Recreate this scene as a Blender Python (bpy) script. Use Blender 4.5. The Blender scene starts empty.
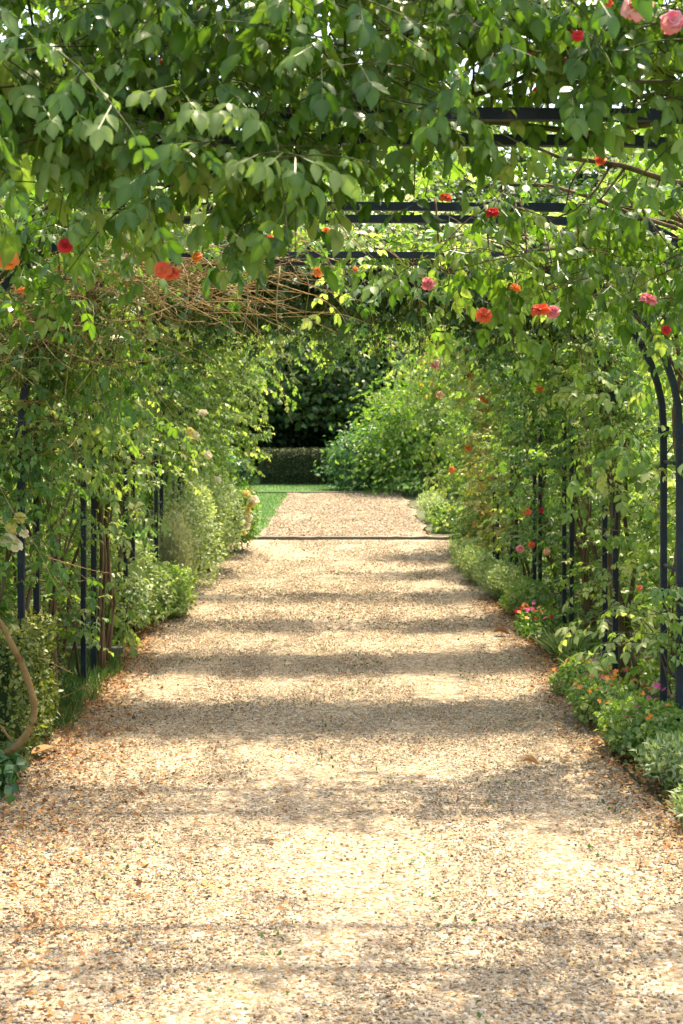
import bpy, math, random
import numpy as np
from mathutils import Vector

rng = np.random.default_rng(11)
random.seed(5)
scn = bpy.context.scene
COL = scn.collection
F = 1422.0
EYE = 1.6

def at(px, py, d):
    return np.array([(px - 345.0) * d / F, d, EYE - (py - 410.0) * d / F])

# ------------------------------------------------------------------ helpers
def nrm(v):
    v = np.asarray(v, float)
    return v / np.maximum(np.linalg.norm(v, axis=-1, keepdims=True), 1e-9)

class Soup:
    """collects vertices and faces; build() links them as ONE mesh object"""
    def __init__(s):
        s.V, s.T, s.F, s.n = [], [], [], 0
    def add(s, v, faces, tint=0.5, mat=0):
        v = np.asarray(v, float).reshape(-1, 3)
        t = np.broadcast_to(np.asarray(tint, float), (len(v),))
        s.V.append(v); s.T.append(t)
        for f in (faces if isinstance(faces, (list, tuple)) else [faces]):
            f = np.asarray(f, int)
            s.F.append((f + s.n, mat))
        s.n += len(v)
    def mesh(s, name, mats, smooth=True):
        me = bpy.data.meshes.new(name)
        V = np.concatenate(s.V); T = np.concatenate(s.T)
        me.vertices.add(len(V)); me.vertices.foreach_set('co', V.astype(np.float32).ravel())
        idx = np.concatenate([f.ravel() for f, m in s.F])
        tot = np.concatenate([np.full(len(f), f.shape[1]) for f, m in s.F])
        mi = np.concatenate([np.full(len(f), m) for f, m in s.F])
        st = np.concatenate([[0], np.cumsum(tot)[:-1]])
        me.loops.add(len(idx)); me.loops.foreach_set('vertex_index', idx.astype(np.int32))
        me.polygons.add(len(tot))
        me.polygons.foreach_set('loop_start', st.astype(np.int32))
        me.polygons.foreach_set('loop_total', tot.astype(np.int32))
        me.polygons.foreach_set('material_index', mi.astype(np.int32))
        me.polygons.foreach_set('use_smooth', np.full(len(tot), bool(smooth)))
        a = me.attributes.new('tint', 'FLOAT', 'POINT')
        a.data.foreach_set('value', T.astype(np.float32))
        for m in (mats if isinstance(mats, (list, tuple)) else [mats]):
            me.materials.append(m)
        me.update(calc_edges=True)
        me.validate()
        return me
    def build(s, name, mats, parent=None, smooth=True):
        if s.n == 0:
            return None
        return link(name, s.mesh(name, mats, smooth), parent)

def link(name, me, parent=None, loc=None):
    o = bpy.data.objects.new(name, me)
    COL.objects.link(o)
    if parent is not None:
        o.parent = parent
        o.matrix_parent_inverse = parent.matrix_world.inverted() if False else o.matrix_parent_inverse
    if loc is not None:
        o.location = loc
    return o

def thing(name, label, cat, loc=(0, 0, 0), group=None):
    o = bpy.data.objects.new(name, None)
    COL.objects.link(o)
    o.empty_display_size = 0.1
    o.location = loc
    o['label'] = label; o['category'] = cat
    if group: o['group'] = group
    return o

def tag(o, label, cat, group=None):
    o['label'] = label; o['category'] = cat
    if group: o['group'] = group
    return o

def struct(o):
    o['kind'] = 'structure'; return o

def stuff(o, label, cat):
    o['kind'] = 'stuff'; o['label'] = label; o['category'] = cat; return o

def shifted(soup, loc):
    soup.V = [v - np.asarray(loc) for v in soup.V]
    return soup

def tube(soup, pts, rad, sides=6, tint=0.5, mat=0):
    pts = np.asarray(pts, float); n = len(pts)
    rad = np.broadcast_to(np.asarray(rad, float), (n,))
    t = nrm(np.gradient(pts, axis=0))
    ref = np.array([0.31, 0.17, 0.93]) if abs(t[:, 2].mean()) < 0.8 else np.array([0.95, 0.2, 0.1])
    u = nrm(np.cross(t, ref)); w = np.cross(t, u)
    a = np.linspace(0, 2 * np.pi, sides, endpoint=False)
    ring = pts[:, None] + rad[:, None, None] * (np.cos(a)[None, :, None] * u[:, None] + np.sin(a)[None, :, None] * w[:, None])
    v = ring.reshape(-1, 3)
    i = np.arange(n - 1)[:, None] * sides; j = np.arange(sides)[None]; j2 = (j + 1) % sides
    q = np.stack([i + j, i + j2, i + sides + j2, i + sides + j], -1).reshape(-1, 4)
    soup.add(v, [q, np.arange(sides)[None, ::-1], (np.arange(sides) + (n - 1) * sides)[None]], tint, mat)

def smooth(pts, m):
    P = np.asarray(pts, float); P = np.concatenate([2 * P[:1] - P[1:2], P, 2 * P[-1:] - P[-2:-1]]); n = len(P) - 3
    u = np.linspace(0, n - 1e-6, m); i = u.astype(int); t = (u - i)[:, None]
    a, b, c, d = P[i], P[i + 1], P[i + 2], P[i + 3]
    return .5 * (2 * b + (c - a) * t + (2 * a - 5 * b + 4 * c - d) * t ** 2 + (3 * b - a - 3 * c + d) * t ** 3)

def box(soup, c, s, rot=0.0, tint=0.5, mat=0):
    c = np.asarray(c, float); s = np.asarray(s, float) / 2
    v = np.array([[x, y, z] for x in (-1, 1) for y in (-1, 1) for z in (-1, 1)]) * s
    ca, sa = math.cos(rot), math.sin(rot)
    v = v @ np.array([[ca, sa, 0], [-sa, ca, 0], [0, 0, 1]])
    f = np.array([[0, 1, 3, 2], [4, 6, 7, 5], [0, 4, 5, 1], [2, 3, 7, 6], [0, 2, 6, 4], [1, 5, 7, 3]])
    soup.add(v + c, f, tint, mat)

# ---- leaf templates: x width, y along, z normal (unit length)
LV_HI = np.array([[0, 0, 0],
                  [-.21, .18, .05], [0, .18, 0], [.21, .18, .05],
                  [-.31, .45, .05], [0, .45, -.03], [.31, .45, .05],
                  [-.21, .75, -.02], [0, .75, -.09], [.21, .75, -.02],
                  [0, 1.0, -.2]])
LT_HI = np.array([[0, 2, 1], [0, 3, 2], [7, 8, 10], [8, 9, 10]])
LQ_HI = np.array([[1, 2, 5, 4], [2, 3, 6, 5], [4, 5, 8, 7], [5, 6, 9, 8]])
LV_LO = np.array([[0, 0, 0], [-.30, .42, .06], [0, .5, -.04], [.30, .42, .06], [0, 1.0, -.16]])
LT_LO = np.array([[0, 2, 1], [0, 3, 2], [1, 2, 4], [2, 3, 4]])
LV_THIN = np.array([[0, 0, 0], [-.10, .4, .02], [.10, .4, .02], [0, 1.0, -.15]])
LT_THIN = np.array([[0, 2, 1], [1, 2, 3]])

def leaves(soup, P, A, N, size, tint, hi=0, width=1.0, mat=0):
    P = np.asarray(P); n = len(P)
    A = nrm(A); X = nrm(np.cross(A, N)); Z = np.cross(X, A)
    size = np.broadcast_to(np.asarray(size, float), (n,))
    if hi == 1: TV, fs = LV_HI, [LT_HI, LQ_HI]
    elif hi == 0: TV, fs = LV_LO, [LT_LO]
    else: TV, fs = LV_THIN, [LT_THIN]
    curl = rng.uniform(.3, 1.9, n)
    v = P[:, None] + size[:, None, None] * (TV[None, :, 0, None] * X[:, None] * width + TV[None, :, 1, None] * A[:, None]
                                          + (TV[None, :, 2] * curl[:, None])[..., None] * Z[:, None])
    k = len(TV); off = np.arange(n)[:, None, None] * k
    faces = [(f[None] + off).reshape(-1, f.shape[1]) for f in fs]
    tv = np.repeat(np.broadcast_to(tint, (n,))[:, None], k, 1)
    if hi == 1:
        tv = tv.copy(); tv[:, [0, 2, 5, 8]] += .16; tv[:, [4, 6]] -= .05; tv = np.clip(tv, 0, 1)
    soup.add(v.reshape(-1, 3), faces, tv.ravel(), mat)

def sprigs(soup, P, D, N, leaf, pairs=2, hi=0, tint=None, width=1.0, droop=.35):
    """compound leaves: a terminal leaflet and `pairs` pairs along a rachis"""
    P = np.asarray(P); n = len(P)
    D = nrm(D); S = nrm(np.cross(D, N)); N = np.cross(S, D)
    leaf = np.broadcast_to(np.asarray(leaf, float), (n,))
    L = leaf * (0.55 + 0.62 * pairs)
    if tint is None: tint = rng.uniform(0, 1, n)
    down = np.array([0, 0, -1.0])
    def put(pos, ax, sc):
        m = len(pos)
        nn = N + rng.normal(0, .28, (m, 3))
        leaves(soup, pos, ax + rng.normal(0, .12, (m, 3)), nn, sc * rng.uniform(.8, 1.15, m),
               np.clip(tint + rng.normal(0, .08, m), 0, 1), hi, width)
    put(P + D * L[:, None], D + droop * down, leaf * 1.1)
    for i in range(pairs):
        t = 1 - (i + .35) / (pairs + .3)
        for sg in (-1, 1):
            put(P + D * (L * t)[:, None], D * .5 + S * sg * .85 + down * droop, leaf * (.95 - .12 * i))
    # rachis
    w = S * 0.0012 + 0
    a = P; b = P + D * L[:, None]
    v = np.stack([a - w, a + w, b + w, b - w], 1).reshape(-1, 3)
    soup.add(v, (np.arange(4)[None] + np.arange(n)[:, None] * 4), np.repeat(np.clip(tint - .1, 0, 1), 4))

UP = np.array([0, 0, 1.0])
def shoots(fol, twig, P0, D0, length, leaf, pairs=2, hi=0, droop=.5, gap=1.15, tint0=None, width=1.0, face=None, twig_r=.0022, spread=.9, hang=.25):
    """leafy shoots that leave P0 along D0 and arch over under their weight"""
    P0 = np.asarray(P0, float); n = len(P0)
    D0 = nrm(D0); length = np.broadcast_to(np.asarray(length, float), (n,))
    if tint0 is None: tint0 = rng.uniform(.15, .85, n)
    step = leaf * gap
    kmax = int(np.ceil(length.max() / step))
    side = nrm(np.cross(D0, rng.normal(0, 1, (n, 3))))
    for j in range(kmax):
        t = (j + .5) * step
        ok = t < length
        if not ok.any(): break
        p = P0[ok] + D0[ok] * t; p[:, 2] -= droop * t * t
        T = nrm(D0[ok] - UP * (2 * droop * t))
        sd = nrm(np.cross(T, UP + .2 * side[ok])) * (1 if j % 2 else -1)
        D = nrm(T * .6 + sd * spread + rng.normal(0, .28, (ok.sum(), 3)) - UP * hang)
        N = UP - D * (D @ UP)[:, None] + .45 * T + rng.normal(0, .3, (ok.sum(), 3))
        if face is not None: N = N + face
        sprigs(fol, p, D, N, leaf * rng.uniform(.55, 1.25, ok.sum()), pairs, hi,
               np.clip(tint0[ok] + rng.normal(0, .13, ok.sum()), 0, 1), width, droop=.25 + .5 * hang)
    if twig is not None:
        m = 5; ts = np.linspace(0, 1, m)[None] * length[:, None]
        pts = P0[:, None] + D0[:, None] * ts[..., None]; pts[..., 2] -= droop * ts ** 2
        u = nrm(np.cross(D0, UP + .1)); w = np.cross(D0, u)
        r = twig_r * np.linspace(1.3, .5, m)
        ring = [pts + r[None, :, None] * (math.cos(a) * u + math.sin(a) * w)[:, None] for a in (0, 2.09, 4.19)]
        v = np.stack(ring, 2)  # n,m,3,3
        i = np.arange(n)[:, None, None] * (m * 3) + np.arange(m - 1)[None, :, None] * 3
        j = np.arange(3)[None, None]; j2 = (j + 1) % 3
        q = np.stack([i + j, i + j2, i + 3 + j2, i + 3 + j], -1).reshape(-1, 4)
        twig.add(v.reshape(-1, 3), q, .5)

# ------------------------------------------------------------------ materials
def newmat(name):
    m = bpy.data.materials.new(name); m.use_nodes = True
    nt = m.node_tree; nt.nodes.clear()
    out = nt.nodes.new('ShaderNodeOutputMaterial')
    return m, nt, out

def ramp(nt, stops, fac, interp='LINEAR'):
    r = nt.nodes.new('ShaderNodeValToRGB'); r.color_ramp.interpolation = interp
    e = r.color_ramp.elements
    while len(e) < len(stops): e.new(0.5)
    for k, (p, c) in enumerate(stops):
        e[k].position = p; e[k].color = (*c, 1)
    nt.links.new(fac, r.inputs[0])
    return r.outputs[0]

def leafmat(name, stops, trans=.42, rough=.42, tcol=(1.15, 1.32, .5), spec=.5, gain=1.38):
    m, nt, out = newmat(name)
    at_ = nt.nodes.new('ShaderNodeAttribute'); at_.attribute_name = 'tint'
    if name.startswith('leaf'): stops = [(a, (min(.62, c[0] * gain * 1.12), min(.62, c[1] * gain), c[2] * gain)) for a, c in stops]
    col = ramp(nt, stops, at_.outputs['Fac'])
    p = nt.nodes.new('ShaderNodeBsdfPrincipled')
    p.inputs['Roughness'].default_value = rough
    p.inputs['Specular IOR Level'].default_value = spec
    nt.links.new(col, p.inputs['Base Color'])
    tr = nt.nodes.new('ShaderNodeBsdfTranslucent')
    mu = nt.nodes.new('ShaderNodeMix'); mu.data_type = 'RGBA'; mu.blend_type = 'MULTIPLY'
    mu.inputs[0].default_value = 1; nt.links.new(col, mu.inputs[6]); mu.inputs[7].default_value = (*tcol, 1)
    nt.links.new(mu.outputs[2], tr.inputs['Color'])
    mx = nt.nodes.new('ShaderNodeMixShader'); mx.inputs[0].default_value = trans
    nt.links.new(p.outputs[0], mx.inputs[1]); nt.links.new(tr.outputs[0], mx.inputs[2])
    nt.links.new(mx.outputs[0], out.inputs[0])
    return m

def noisemat(name, stops, scale=8, rough=.85, bump=.3, bscale=40, detail=6, coord='Object', stretch=(1, 1, 1), metallic=0, spec=.4):
    m, nt, out = newmat(name)
    tc = nt.nodes.new('ShaderNodeTexCoord'); mp = nt.nodes.new('ShaderNodeMapping')
    mp.inputs['Scale'].default_value = stretch
    nt.links.new(tc.outputs[coord], mp.inputs[0])
    n = nt.nodes.new('ShaderNodeTexNoise'); n.inputs['Scale'].default_value = scale; n.inputs['Detail'].default_value = detail
    nt.links.new(mp.outputs[0], n.inputs[0])
    col = ramp(nt, stops, n.outputs['Fac'])
    p = nt.nodes.new('ShaderNodeBsdfPrincipled'); p.inputs['Roughness'].default_value = rough
    p.inputs['Metallic'].default_value = metallic; p.inputs['Specular IOR Level'].default_value = spec
    nt.links.new(col, p.inputs['Base Color'])
    n2 = nt.nodes.new('ShaderNodeTexNoise'); n2.inputs['Scale'].default_value = bscale; n2.inputs['Detail'].default_value = 4
    nt.links.new(mp.outputs[0], n2.inputs[0])
    b = nt.nodes.new('ShaderNodeBump'); b.inputs['Strength'].default_value = bump; b.inputs['Distance'].default_value = .02
    nt.links.new(n2.outputs['Fac'], b.inputs['Height']); nt.links.new(b.outputs[0], p.inputs['Normal'])
    nt.links.new(p.outputs[0], out.inputs[0])
    return m

M = {}
M['near'] = leafmat('leaf_fresh_green', [(0, (.035, .095, .012)), (.4, (.085, .19, .024)), (.75, (.16, .28, .045)), (1, (.28, .38, .12))], .46, .36, gain=.88)
M['mid'] = leafmat('leaf_mid_green', [(0, (.03, .085, .015)), (.5, (.075, .165, .03)), (.85, (.16, .25, .06)), (1, (.27, .33, .11))], .5)
M['light'] = leafmat('leaf_light_green', [(0, (.055, .13, .03)), (.5, (.13, .22, .06)), (.85, (.25, .32, .12)), (1, (.40, .44, .22))], .5)
M['grey'] = leafmat('leaf_silver_green', [(0, (.08, .15, .06)), (.5, (.19, .27, .12)), (1, (.42, .46, .28))], .35, .6)
M['blue'] = leafmat('leaf_blue_green', [(0, (.02, .07, .028)), (.5, (.05, .13, .05)), (1, (.15, .26, .11))], .45, gain=1.3)
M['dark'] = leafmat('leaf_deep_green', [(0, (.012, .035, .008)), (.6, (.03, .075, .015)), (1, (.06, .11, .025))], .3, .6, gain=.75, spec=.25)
M['fringe'] = leafmat('leaf_fringe_shaded', [(0, (.02, .06, .01)), (.5, (.05, .12, .02)), (.85, (.09, .17, .035)), (1, (.16, .23, .06))], .2, .5, gain=.95)  # darker leaf colour stands in for shade inside the thick fringe
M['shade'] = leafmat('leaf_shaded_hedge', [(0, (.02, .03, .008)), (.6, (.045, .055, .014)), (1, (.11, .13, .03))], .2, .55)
M['maple'] = leafmat('leaf_forest_green', [(0, (.025, .07, .012)), (.6, (.06, .13, .025)), (1, (.12, .20, .045))], .42, gain=1.0)
M['box'] = leafmat('leaf_box_hedge', [(0, (.035, .07, .012)), (.5, (.11, .15, .03)), (.8, (.26, .28, .09)), (1, (.40, .40, .18))], .3, .5)
M['amber'] = leafmat('leaf_young_bronze', [(0, (.09, .17, .035)), (.5, (.19, .24, .06)), (.85, (.32, .26, .07)), (1, (.50, .24, .06))], .4)
M['hazel'] = leafmat('leaf_pale_tree', [(0, (.09, .17, .05)), (.5, (.18, .27, .09)), (1, (.32, .39, .17))], .45)
M['fennel'] = leafmat('leaf_fennel', [(0, (.10, .13, .085)), (.6, (.17, .20, .13)), (1, (.27, .27, .15))], .3, .7)
M['litter'] = leafmat('dead_leaf', [(0, (.08, .035, .012)), (.3, (.22, .09, .025)), (.55, (.38, .175, .04)), (.8, (.44, .29, .09)), (.93, (.46, .33, .20)), (1, (.62, .25, .27))], .2, .7, (1.1, 1, .8))
M['grass'] = leafmat('grass_blade', [(0, (.04, .12, .015)), (.6, (.08, .16, .035)), (1, (.17, .23, .08))], .3, .5)
M['bark'] = noisemat('vine_bark', [(.3, (.07, .045, .025)), (.6, (.17, .12, .07)), (.75, (.27, .21, .14))], 14, .9, .8, 60, stretch=(1, 1, .25), spec=.08)
M['cane'] = noisemat('tan_cane', [(.3, (.16, .09, .035)), (.6, (.30, .19, .08)), (.8, (.38, .27, .13))], 10, .8, .5, 70, spec=.08)
M['green_cane'] = noisemat('green_cane', [(.3, (.045, .06, .018)), (.7, (.10, .09, .04))], 10, .7, .3, 70, spec=.08)
M['twig'] = noisemat('dry_twig', [(.3, (.20, .12, .05)), (.55, (.38, .25, .11)), (.8, (.52, .38, .20))], 20, .85, .3, 80, spec=.08)
M['trunk'] = noisemat('tree_bark', [(.3, (.03, .024, .018)), (.7, (.09, .07, .05))], 6, .95, .9, 30, stretch=(1, 1, .2))
M['steel'] = noisemat('blue_black_paint', [(.3, (.006, .010, .020)), (.65, (.012, .022, .040)), (.72, (.03, .035, .045)), (.80, (.07, .04, .022))], 11, .55, .15, 90, spec=.35)
M['timber'] = noisemat('weathered_timber', [(.3, (.09, .075, .055)), (.6, (.18, .155, .12)), (.8, (.27, .24, .19))], 6, .9, .5, 50, stretch=(.2, 1, 1))
M['stone'] = noisemat('edging_stone', [(.3, (.18, .16, .13)), (.7, (.32, .29, .24))], 9, .9, .4, 60)
M['soil'] = noisemat('garden_soil', [(.3, (.035, .03, .015)), (.5, (.07, .065, .028)), (.65, (.06, .10, .025)), (.8, (.09, .14, .035))], 3, .95, .8, 30)
M['lawn'] = noisemat('lawn_ground', [(.3, (.04, .105, .018)), (.6, (.075, .165, .03)), (.8, (.12, .2, .05))], 2.5, .95, .8, 60, detail=10)

def gravelmat(name, cells, dirt, lo=.62, sc3=16):
    m, nt, out = newmat(name)
    tc = nt.nodes.new('ShaderNodeTexCoord')
    def vor(scale, feat='F1'):
        v = nt.nodes.new('ShaderNodeTexVoronoi'); v.inputs['Scale'].default_value = scale; v.feature = feat
        nt.links.new(tc.outputs['Object'], v.inputs['Vector']); return v
    v = vor(78)
    sep = nt.nodes.new('ShaderNodeSeparateColor'); nt.links.new(v.outputs['Color'], sep.inputs[0])
    col = ramp(nt, cells, sep.outputs[0], 'CONSTANT')
    # broad dirt
    n = nt.nodes.new('ShaderNodeTexNoise'); n.inputs['Scale'].default_value = 1.7; n.inputs['Detail'].default_value = 8; n.inputs['Roughness'].default_value = .65
    nt.links.new(tc.outputs['Object'], n.inputs[0])
    f = ramp(nt, [(.50, (0, 0, 0)), (.74, (1, 1, 1))], n.outputs['Fac'])
    mx = nt.nodes.new('ShaderNodeMix'); mx.data_type = 'RGBA'
    ml = nt.nodes.new('ShaderNodeMath'); ml.operation = 'MULTIPLY'; ml.inputs[1].default_value = dirt
    nt.links.new(f, ml.inputs[0]); nt.links.new(ml.outputs[0], mx.inputs[0])
    nt.links.new(col, mx.inputs[6]); mx.inputs[7].default_value = (.13, .10, .055, 1)
    n3 = nt.nodes.new('ShaderNodeTexNoise'); n3.inputs['Scale'].default_value = sc3; n3.inputs['Detail'].default_value = 6; n3.inputs['Roughness'].default_value = .8
    nt.links.new(tc.outputs['Object'], n3.inputs[0])
    f3 = ramp(nt, [(.36, (lo, lo * .94, lo * .84)), (.58, (1.12, 1.1, 1.08))], n3.outputs['Fac'])
    m3 = nt.nodes.new('ShaderNodeMix'); m3.data_type = 'RGBA'; m3.blend_type = 'MULTIPLY'; m3.inputs[0].default_value = 1
    nt.links.new(mx.outputs[2], m3.inputs[6]); nt.links.new(f3, m3.inputs[7]); mx = m3
    p = nt.nodes.new('ShaderNodeBsdfPrincipled'); p.inputs['Roughness'].default_value = .85
    p.inputs['Specular IOR Level'].default_value = .3
    nt.links.new(mx.outputs[2], p.inputs['Base Color'])
    b = nt.nodes.new('ShaderNodeBump'); b.inputs['Strength'].default_value = .9; b.inputs['Distance'].default_value = .008
    b.invert = True
    nt.links.new(v.outputs['Distance'], b.inputs['Height']); nt.links.new(b.outputs[0], p.inputs['Normal'])
    nt.links.new(p.outputs[0], out.inputs[0])
    return m
STONES = [(0, (.40, .325, .235)), (.22, (.34, .26, .17)), (.40, (.46, .395, .31)), (.56, (.28, .205, .125)), (.68, (.38, .31, .22)),
          (.80, (.15, .11, .065)), (.87, (.56, .51, .43)), (.95, (.36, .22, .10))]
STONES = [(a, (.88 * c[0], .855 * c[1], .80 * c[2])) for a, c in STONES]
M['gravel'] = gravelmat('gravel', STONES, .35)
M['gravel_far'] = gravelmat('gravel_far', [(a, (.76 * c[0], .80 * c[1], .80 * c[2])) for a, c in STONES], .45, .4, 22)
def pebmat():
    m, nt, out = newmat('pebble')
    a = nt.nodes.new('ShaderNodeAttribute'); a.attribute_name = 'tint'
    col = ramp(nt, STONES, a.outputs['Fac'], 'CONSTANT')
    p = nt.nodes.new('ShaderNodeBsdfPrincipled'); p.inputs['Roughness'].default_value = .8; p.inputs['Specular IOR Level'].default_value = .3
    nt.links.new(col, p.inputs['Base Color']); nt.links.new(p.outputs[0], out.inputs[0])
    return m
M['pebble'] = pebmat()
def petalmat(name, a, b):
    return leafmat(name, [(0, a), (1, b)], .3, .6, (1.1, 1, .9), .3)
M['coral'] = petalmat('petal_coral', (.75, .10, .05), (.85, .25, .10))
M['red'] = petalmat('petal_red', (.55, .02, .025), (.75, .06, .06))
M['orange'] = petalmat('petal_orange', (.80, .18, .03), (.88, .42, .12))
M['pink'] = petalmat('petal_pink', (.75, .12, .22), (.88, .55, .50))
M['blush'] = petalmat('petal_blush', (.85, .22, .28), (.92, .80, .70))
M['magenta'] = petalmat('petal_magenta', (.65, .05, .25), (.80, .15, .40))
M['yellow'] = petalmat('petal_yellow', (.80, .66, .16), (.88, .84, .45))
M['cream'] = petalmat('petal_cream', (.88, .78, .50), (.93, .90, .78))
M['peach'] = petalmat('petal_peach', (.85, .42, .25), (.92, .66, .50))

# ------------------------------------------------------------------ flower meshes (unit radius)
def rose_mesh(name, mat, open_=1.0, seed=0):
    """ruffled, half-open garden rose with uneven petals"""
    r = np.random.default_rng(seed); s = Soup()
    for ring, (cnt, tilt, rad) in enumerate([(6, .15, 1.0), (5, .55, .86), (5, .95, .66), (4, 1.25, .48)]):
        for i in range(cnt):
            a = 2 * math.pi * (i + .5 * (ring % 2)) / cnt + r.normal(0, .22)
            ca, sa = math.cos(a), math.sin(a)
            rd = rad * r.uniform(.75, 1.12); ph = r.uniform(0, 6.3); tw = r.normal(0, .22); tl0 = tilt * (.6 + .55 * (1.3 - open_)) + r.normal(0, .16)
            n, kk = 6, np.linspace(-1, 1, 7); rows = []
            for j in range(n):
                t = j / (n - 1)
                w = rd * .62 * math.sin(math.pi * min(1, .12 + .66 * t)) + .02
                tl = tl0 + .9 * (1 - t) * .5 - .75 * t * t * open_ * (1 if ring < 2 else .3)
                rr = rd * t * math.cos(tl); zz = .10 + rd * t * math.sin(max(tl, -.5)) * .9
                for k in kk:
                    ruf = .11 * rd * t * t * math.sin(5.2 * k + ph)
                    x = rr - .22 * w * k * k - (.10 * rd if (t == 1 and abs(k) > .9) else 0); y = k * w; z = zz + .34 * w * k * k * (1 - .6 * t) + ruf + tw * k * w
                    rows.append((ca * x - sa * y, sa * x + ca * y, z))
            q = [[j * 7 + k, j * 7 + k + 1, j * 7 + k + 8, j * 7 + k + 7] for j in range(n - 1) for k in range(6)]
            tint = np.clip(np.repeat(np.linspace(.95, .1, n), 7) + r.normal(0, .2), 0, 1)
            s.add(rows, np.array(q), tint)
    return s.mesh(name, M[mat])

ROSE = {c: [rose_mesh('rose_petals', c, o, i) for i, o in enumerate((1.0, .6))] for c in ('coral', 'red', 'orange', 'pink', 'blush', 'yellow', 'cream', 'peach')}

def small_flower(name, mat):
    s = Soup()
    for i in range(5):
        a = 2 * math.pi * i / 5
        ca, sa = math.cos(a), math.sin(a)
        v = [(0, 0, 0), (.55, -.38, .12), (1, -.2, .08), (1, .2, .08), (.55, .38, .12)]
        s.add([(ca * x - sa * y, sa * x + ca * y, z) for x, y, z in v], np.array([[0, 1, 2, 3, 4]]), .3 + .1 * i)
    return s.mesh(name, M[mat])
SMALL = {c: small_flower('open_petals', c) for c in ('magenta', 'pink', 'orange', 'red', 'cream')}

def bud_mesh(mat):
    s = Soup()
    z = np.linspace(0, 1, 7); r = .42 * np.sin(np.pi * (z * .92 + .04)) ** .8 * (1 - .35 * z)
    tube(s, np.c_[0 * z, 0 * z, z], r, 7, .4)
    m = s.mesh('bud_petals', M[mat]); return m
BUD = {'red': bud_mesh('red')}

def bloom(parent, loc, size, color, name='rose_bloom', var=None, label=None, tilt=None):
    me = ROSE[color][var if var is not None else random.randint(0, 1)]
    o = link(name, me, parent)
    o.location = Vector(loc) - parent.location
    size *= .86; o.scale = (size,) * 3
    if tilt is None:
        tilt = (random.uniform(.5, 1.4), random.uniform(-.6, .6))
    o.rotation_euler = (tilt[0], tilt[1], random.uniform(0, .8) - .4)
    if label: o['label'] = label
    if name == 'rose_bloom' and size < .04:
        q = Soup(); b = np.array(o.location); e = b + np.array([random.uniform(-.03, .03), .05, random.uniform(.04, .09)])
        tube(q, smooth([b, b + (e - b) * .4 + np.array([0, .02, -.004]), e], 7), .0017, 5); q.build('flower_stalk', M['green_cane'], parent)
    return o
def flower(parent, loc, size, color, name='flower'):
    o = link(name, SMALL[color], parent); o.location = Vector(loc) - parent.location
    o.scale = (size,) * 3
    o.rotation_euler = (random.uniform(.3, 1.2), random.uniform(-.5, .5), random.uniform(0, 6))
    return o
def bud(parent, loc, size):
    o = link('flower_bud', BUD['red'], parent); o.location = Vector(loc) - parent.location
    o.scale = (size,) * 3; o.rotation_euler = (random.uniform(-.9, .9), random.uniform(-.9, .9), 0)
    return o

# ------------------------------------------------------------------ world, sun, camera
SUN_EL, SUN_AZ = math.radians(62), None
ldir = nrm(np.array([-0.20, -0.42, -1.0]))      # high sun ahead of the camera, a little to the right
w = bpy.data.worlds.new('World'); scn.world = w; w.use_nodes = True
nt = w.node_tree; bg = nt.nodes['Background']
sky = nt.nodes.new('ShaderNodeTexSky'); sky.sky_type = 'NISHITA'; sky.sun_disc = False
toS = -ldir
sky.sun_elevation = math.asin(toS[2]); sky.sun_rotation = math.atan2(toS[0], toS[1])
sky.dust_density = 3.0; sky.air_density = 1.0; sky.ozone_density = 1.0
nt.links.new(sky.outputs[0], bg.inputs[0]); bg.inputs[1].default_value = .15
sl = bpy.data.lights.new('sun', 'SUN'); sl.energy = 2.7; sl.angle = math.radians(1.2); sl.color = (1, .93, .80)
so = bpy.data.objects.new('sun', sl); COL.objects.link(so); so.location = (-5, 12, 20)
so.rotation_euler = Vector(ldir).to_track_quat('-Z', 'Y').to_euler()

cam = bpy.data.cameras.new('camera'); co = bpy.data.objects.new('camera', cam); COL.objects.link(co)
co.location = (0, 0, EYE); co.rotation_euler = (math.pi / 2, 0, 0)
cam.sensor_width = 36; cam.lens = F * 36 / 1024; cam.shift_y = -102 / 1024; cam.shift_x = -3.5 / 1024
cam.clip_start = .05; cam.clip_end = 600
cam.dof.use_dof = True; cam.dof.focus_distance = 5.6; cam.dof.aperture_fstop = 8
scn.camera = co
scn.view_settings.view_transform = 'Standard'; scn.view_settings.look = 'None'
scn.view_settings.exposure = 2.18; scn.view_settings.gamma = 1
scn.view_settings.use_white_balance = True; scn.view_settings.white_balance_temperature = 7300; scn.view_settings.white_balance_tint = 10
cy = scn.cycles
cy.max_bounces = 7; cy.diffuse_bounces = 4; cy.glossy_bounces = 2; cy.transmission_bounces = 5; cy.transparent_max_bounces = 4
cy.use_denoising = True; cy.sample_clamp_indirect = 6
cy.caustics_reflective = False; cy.caustics_refractive = False

# ------------------------------------------------------------------ ground
def sheet(name, xs, ys, z, mat, relief=0.0):
    s = Soup(); X, Y = np.meshgrid(xs, ys, indexing='ij')
    Z = np.full(X.shape, z) + rng.normal(0, 1, X.shape) * relief
    v = np.stack([X, Y, Z], -1).reshape(-1, 3); nx, ny = len(xs), len(ys)
    i = np.arange(nx - 1)[:, None] * ny + np.arange(ny - 1)[None]
    q = np.stack([i, i + ny, i + ny + 1, i + 1], -1).reshape(-1, 4)
    s.add(v, q)
    return struct(s.build(name, mat))
sheet('ground', np.linspace(-300, 300, 3), np.linspace(-200, 400, 3), -.012, M['soil'])
def xl(y): return -1.40 + .03 * np.sin(1.7 * y) + .02 * np.sin(4.1 * y + 1) - .10 * np.exp(-((y - 5.6) / 1.2) ** 2)
def xr(y): return 1.27 + .03 * np.sin(1.3 * y + 2) + .02 * np.sin(3.7 * y)
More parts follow.
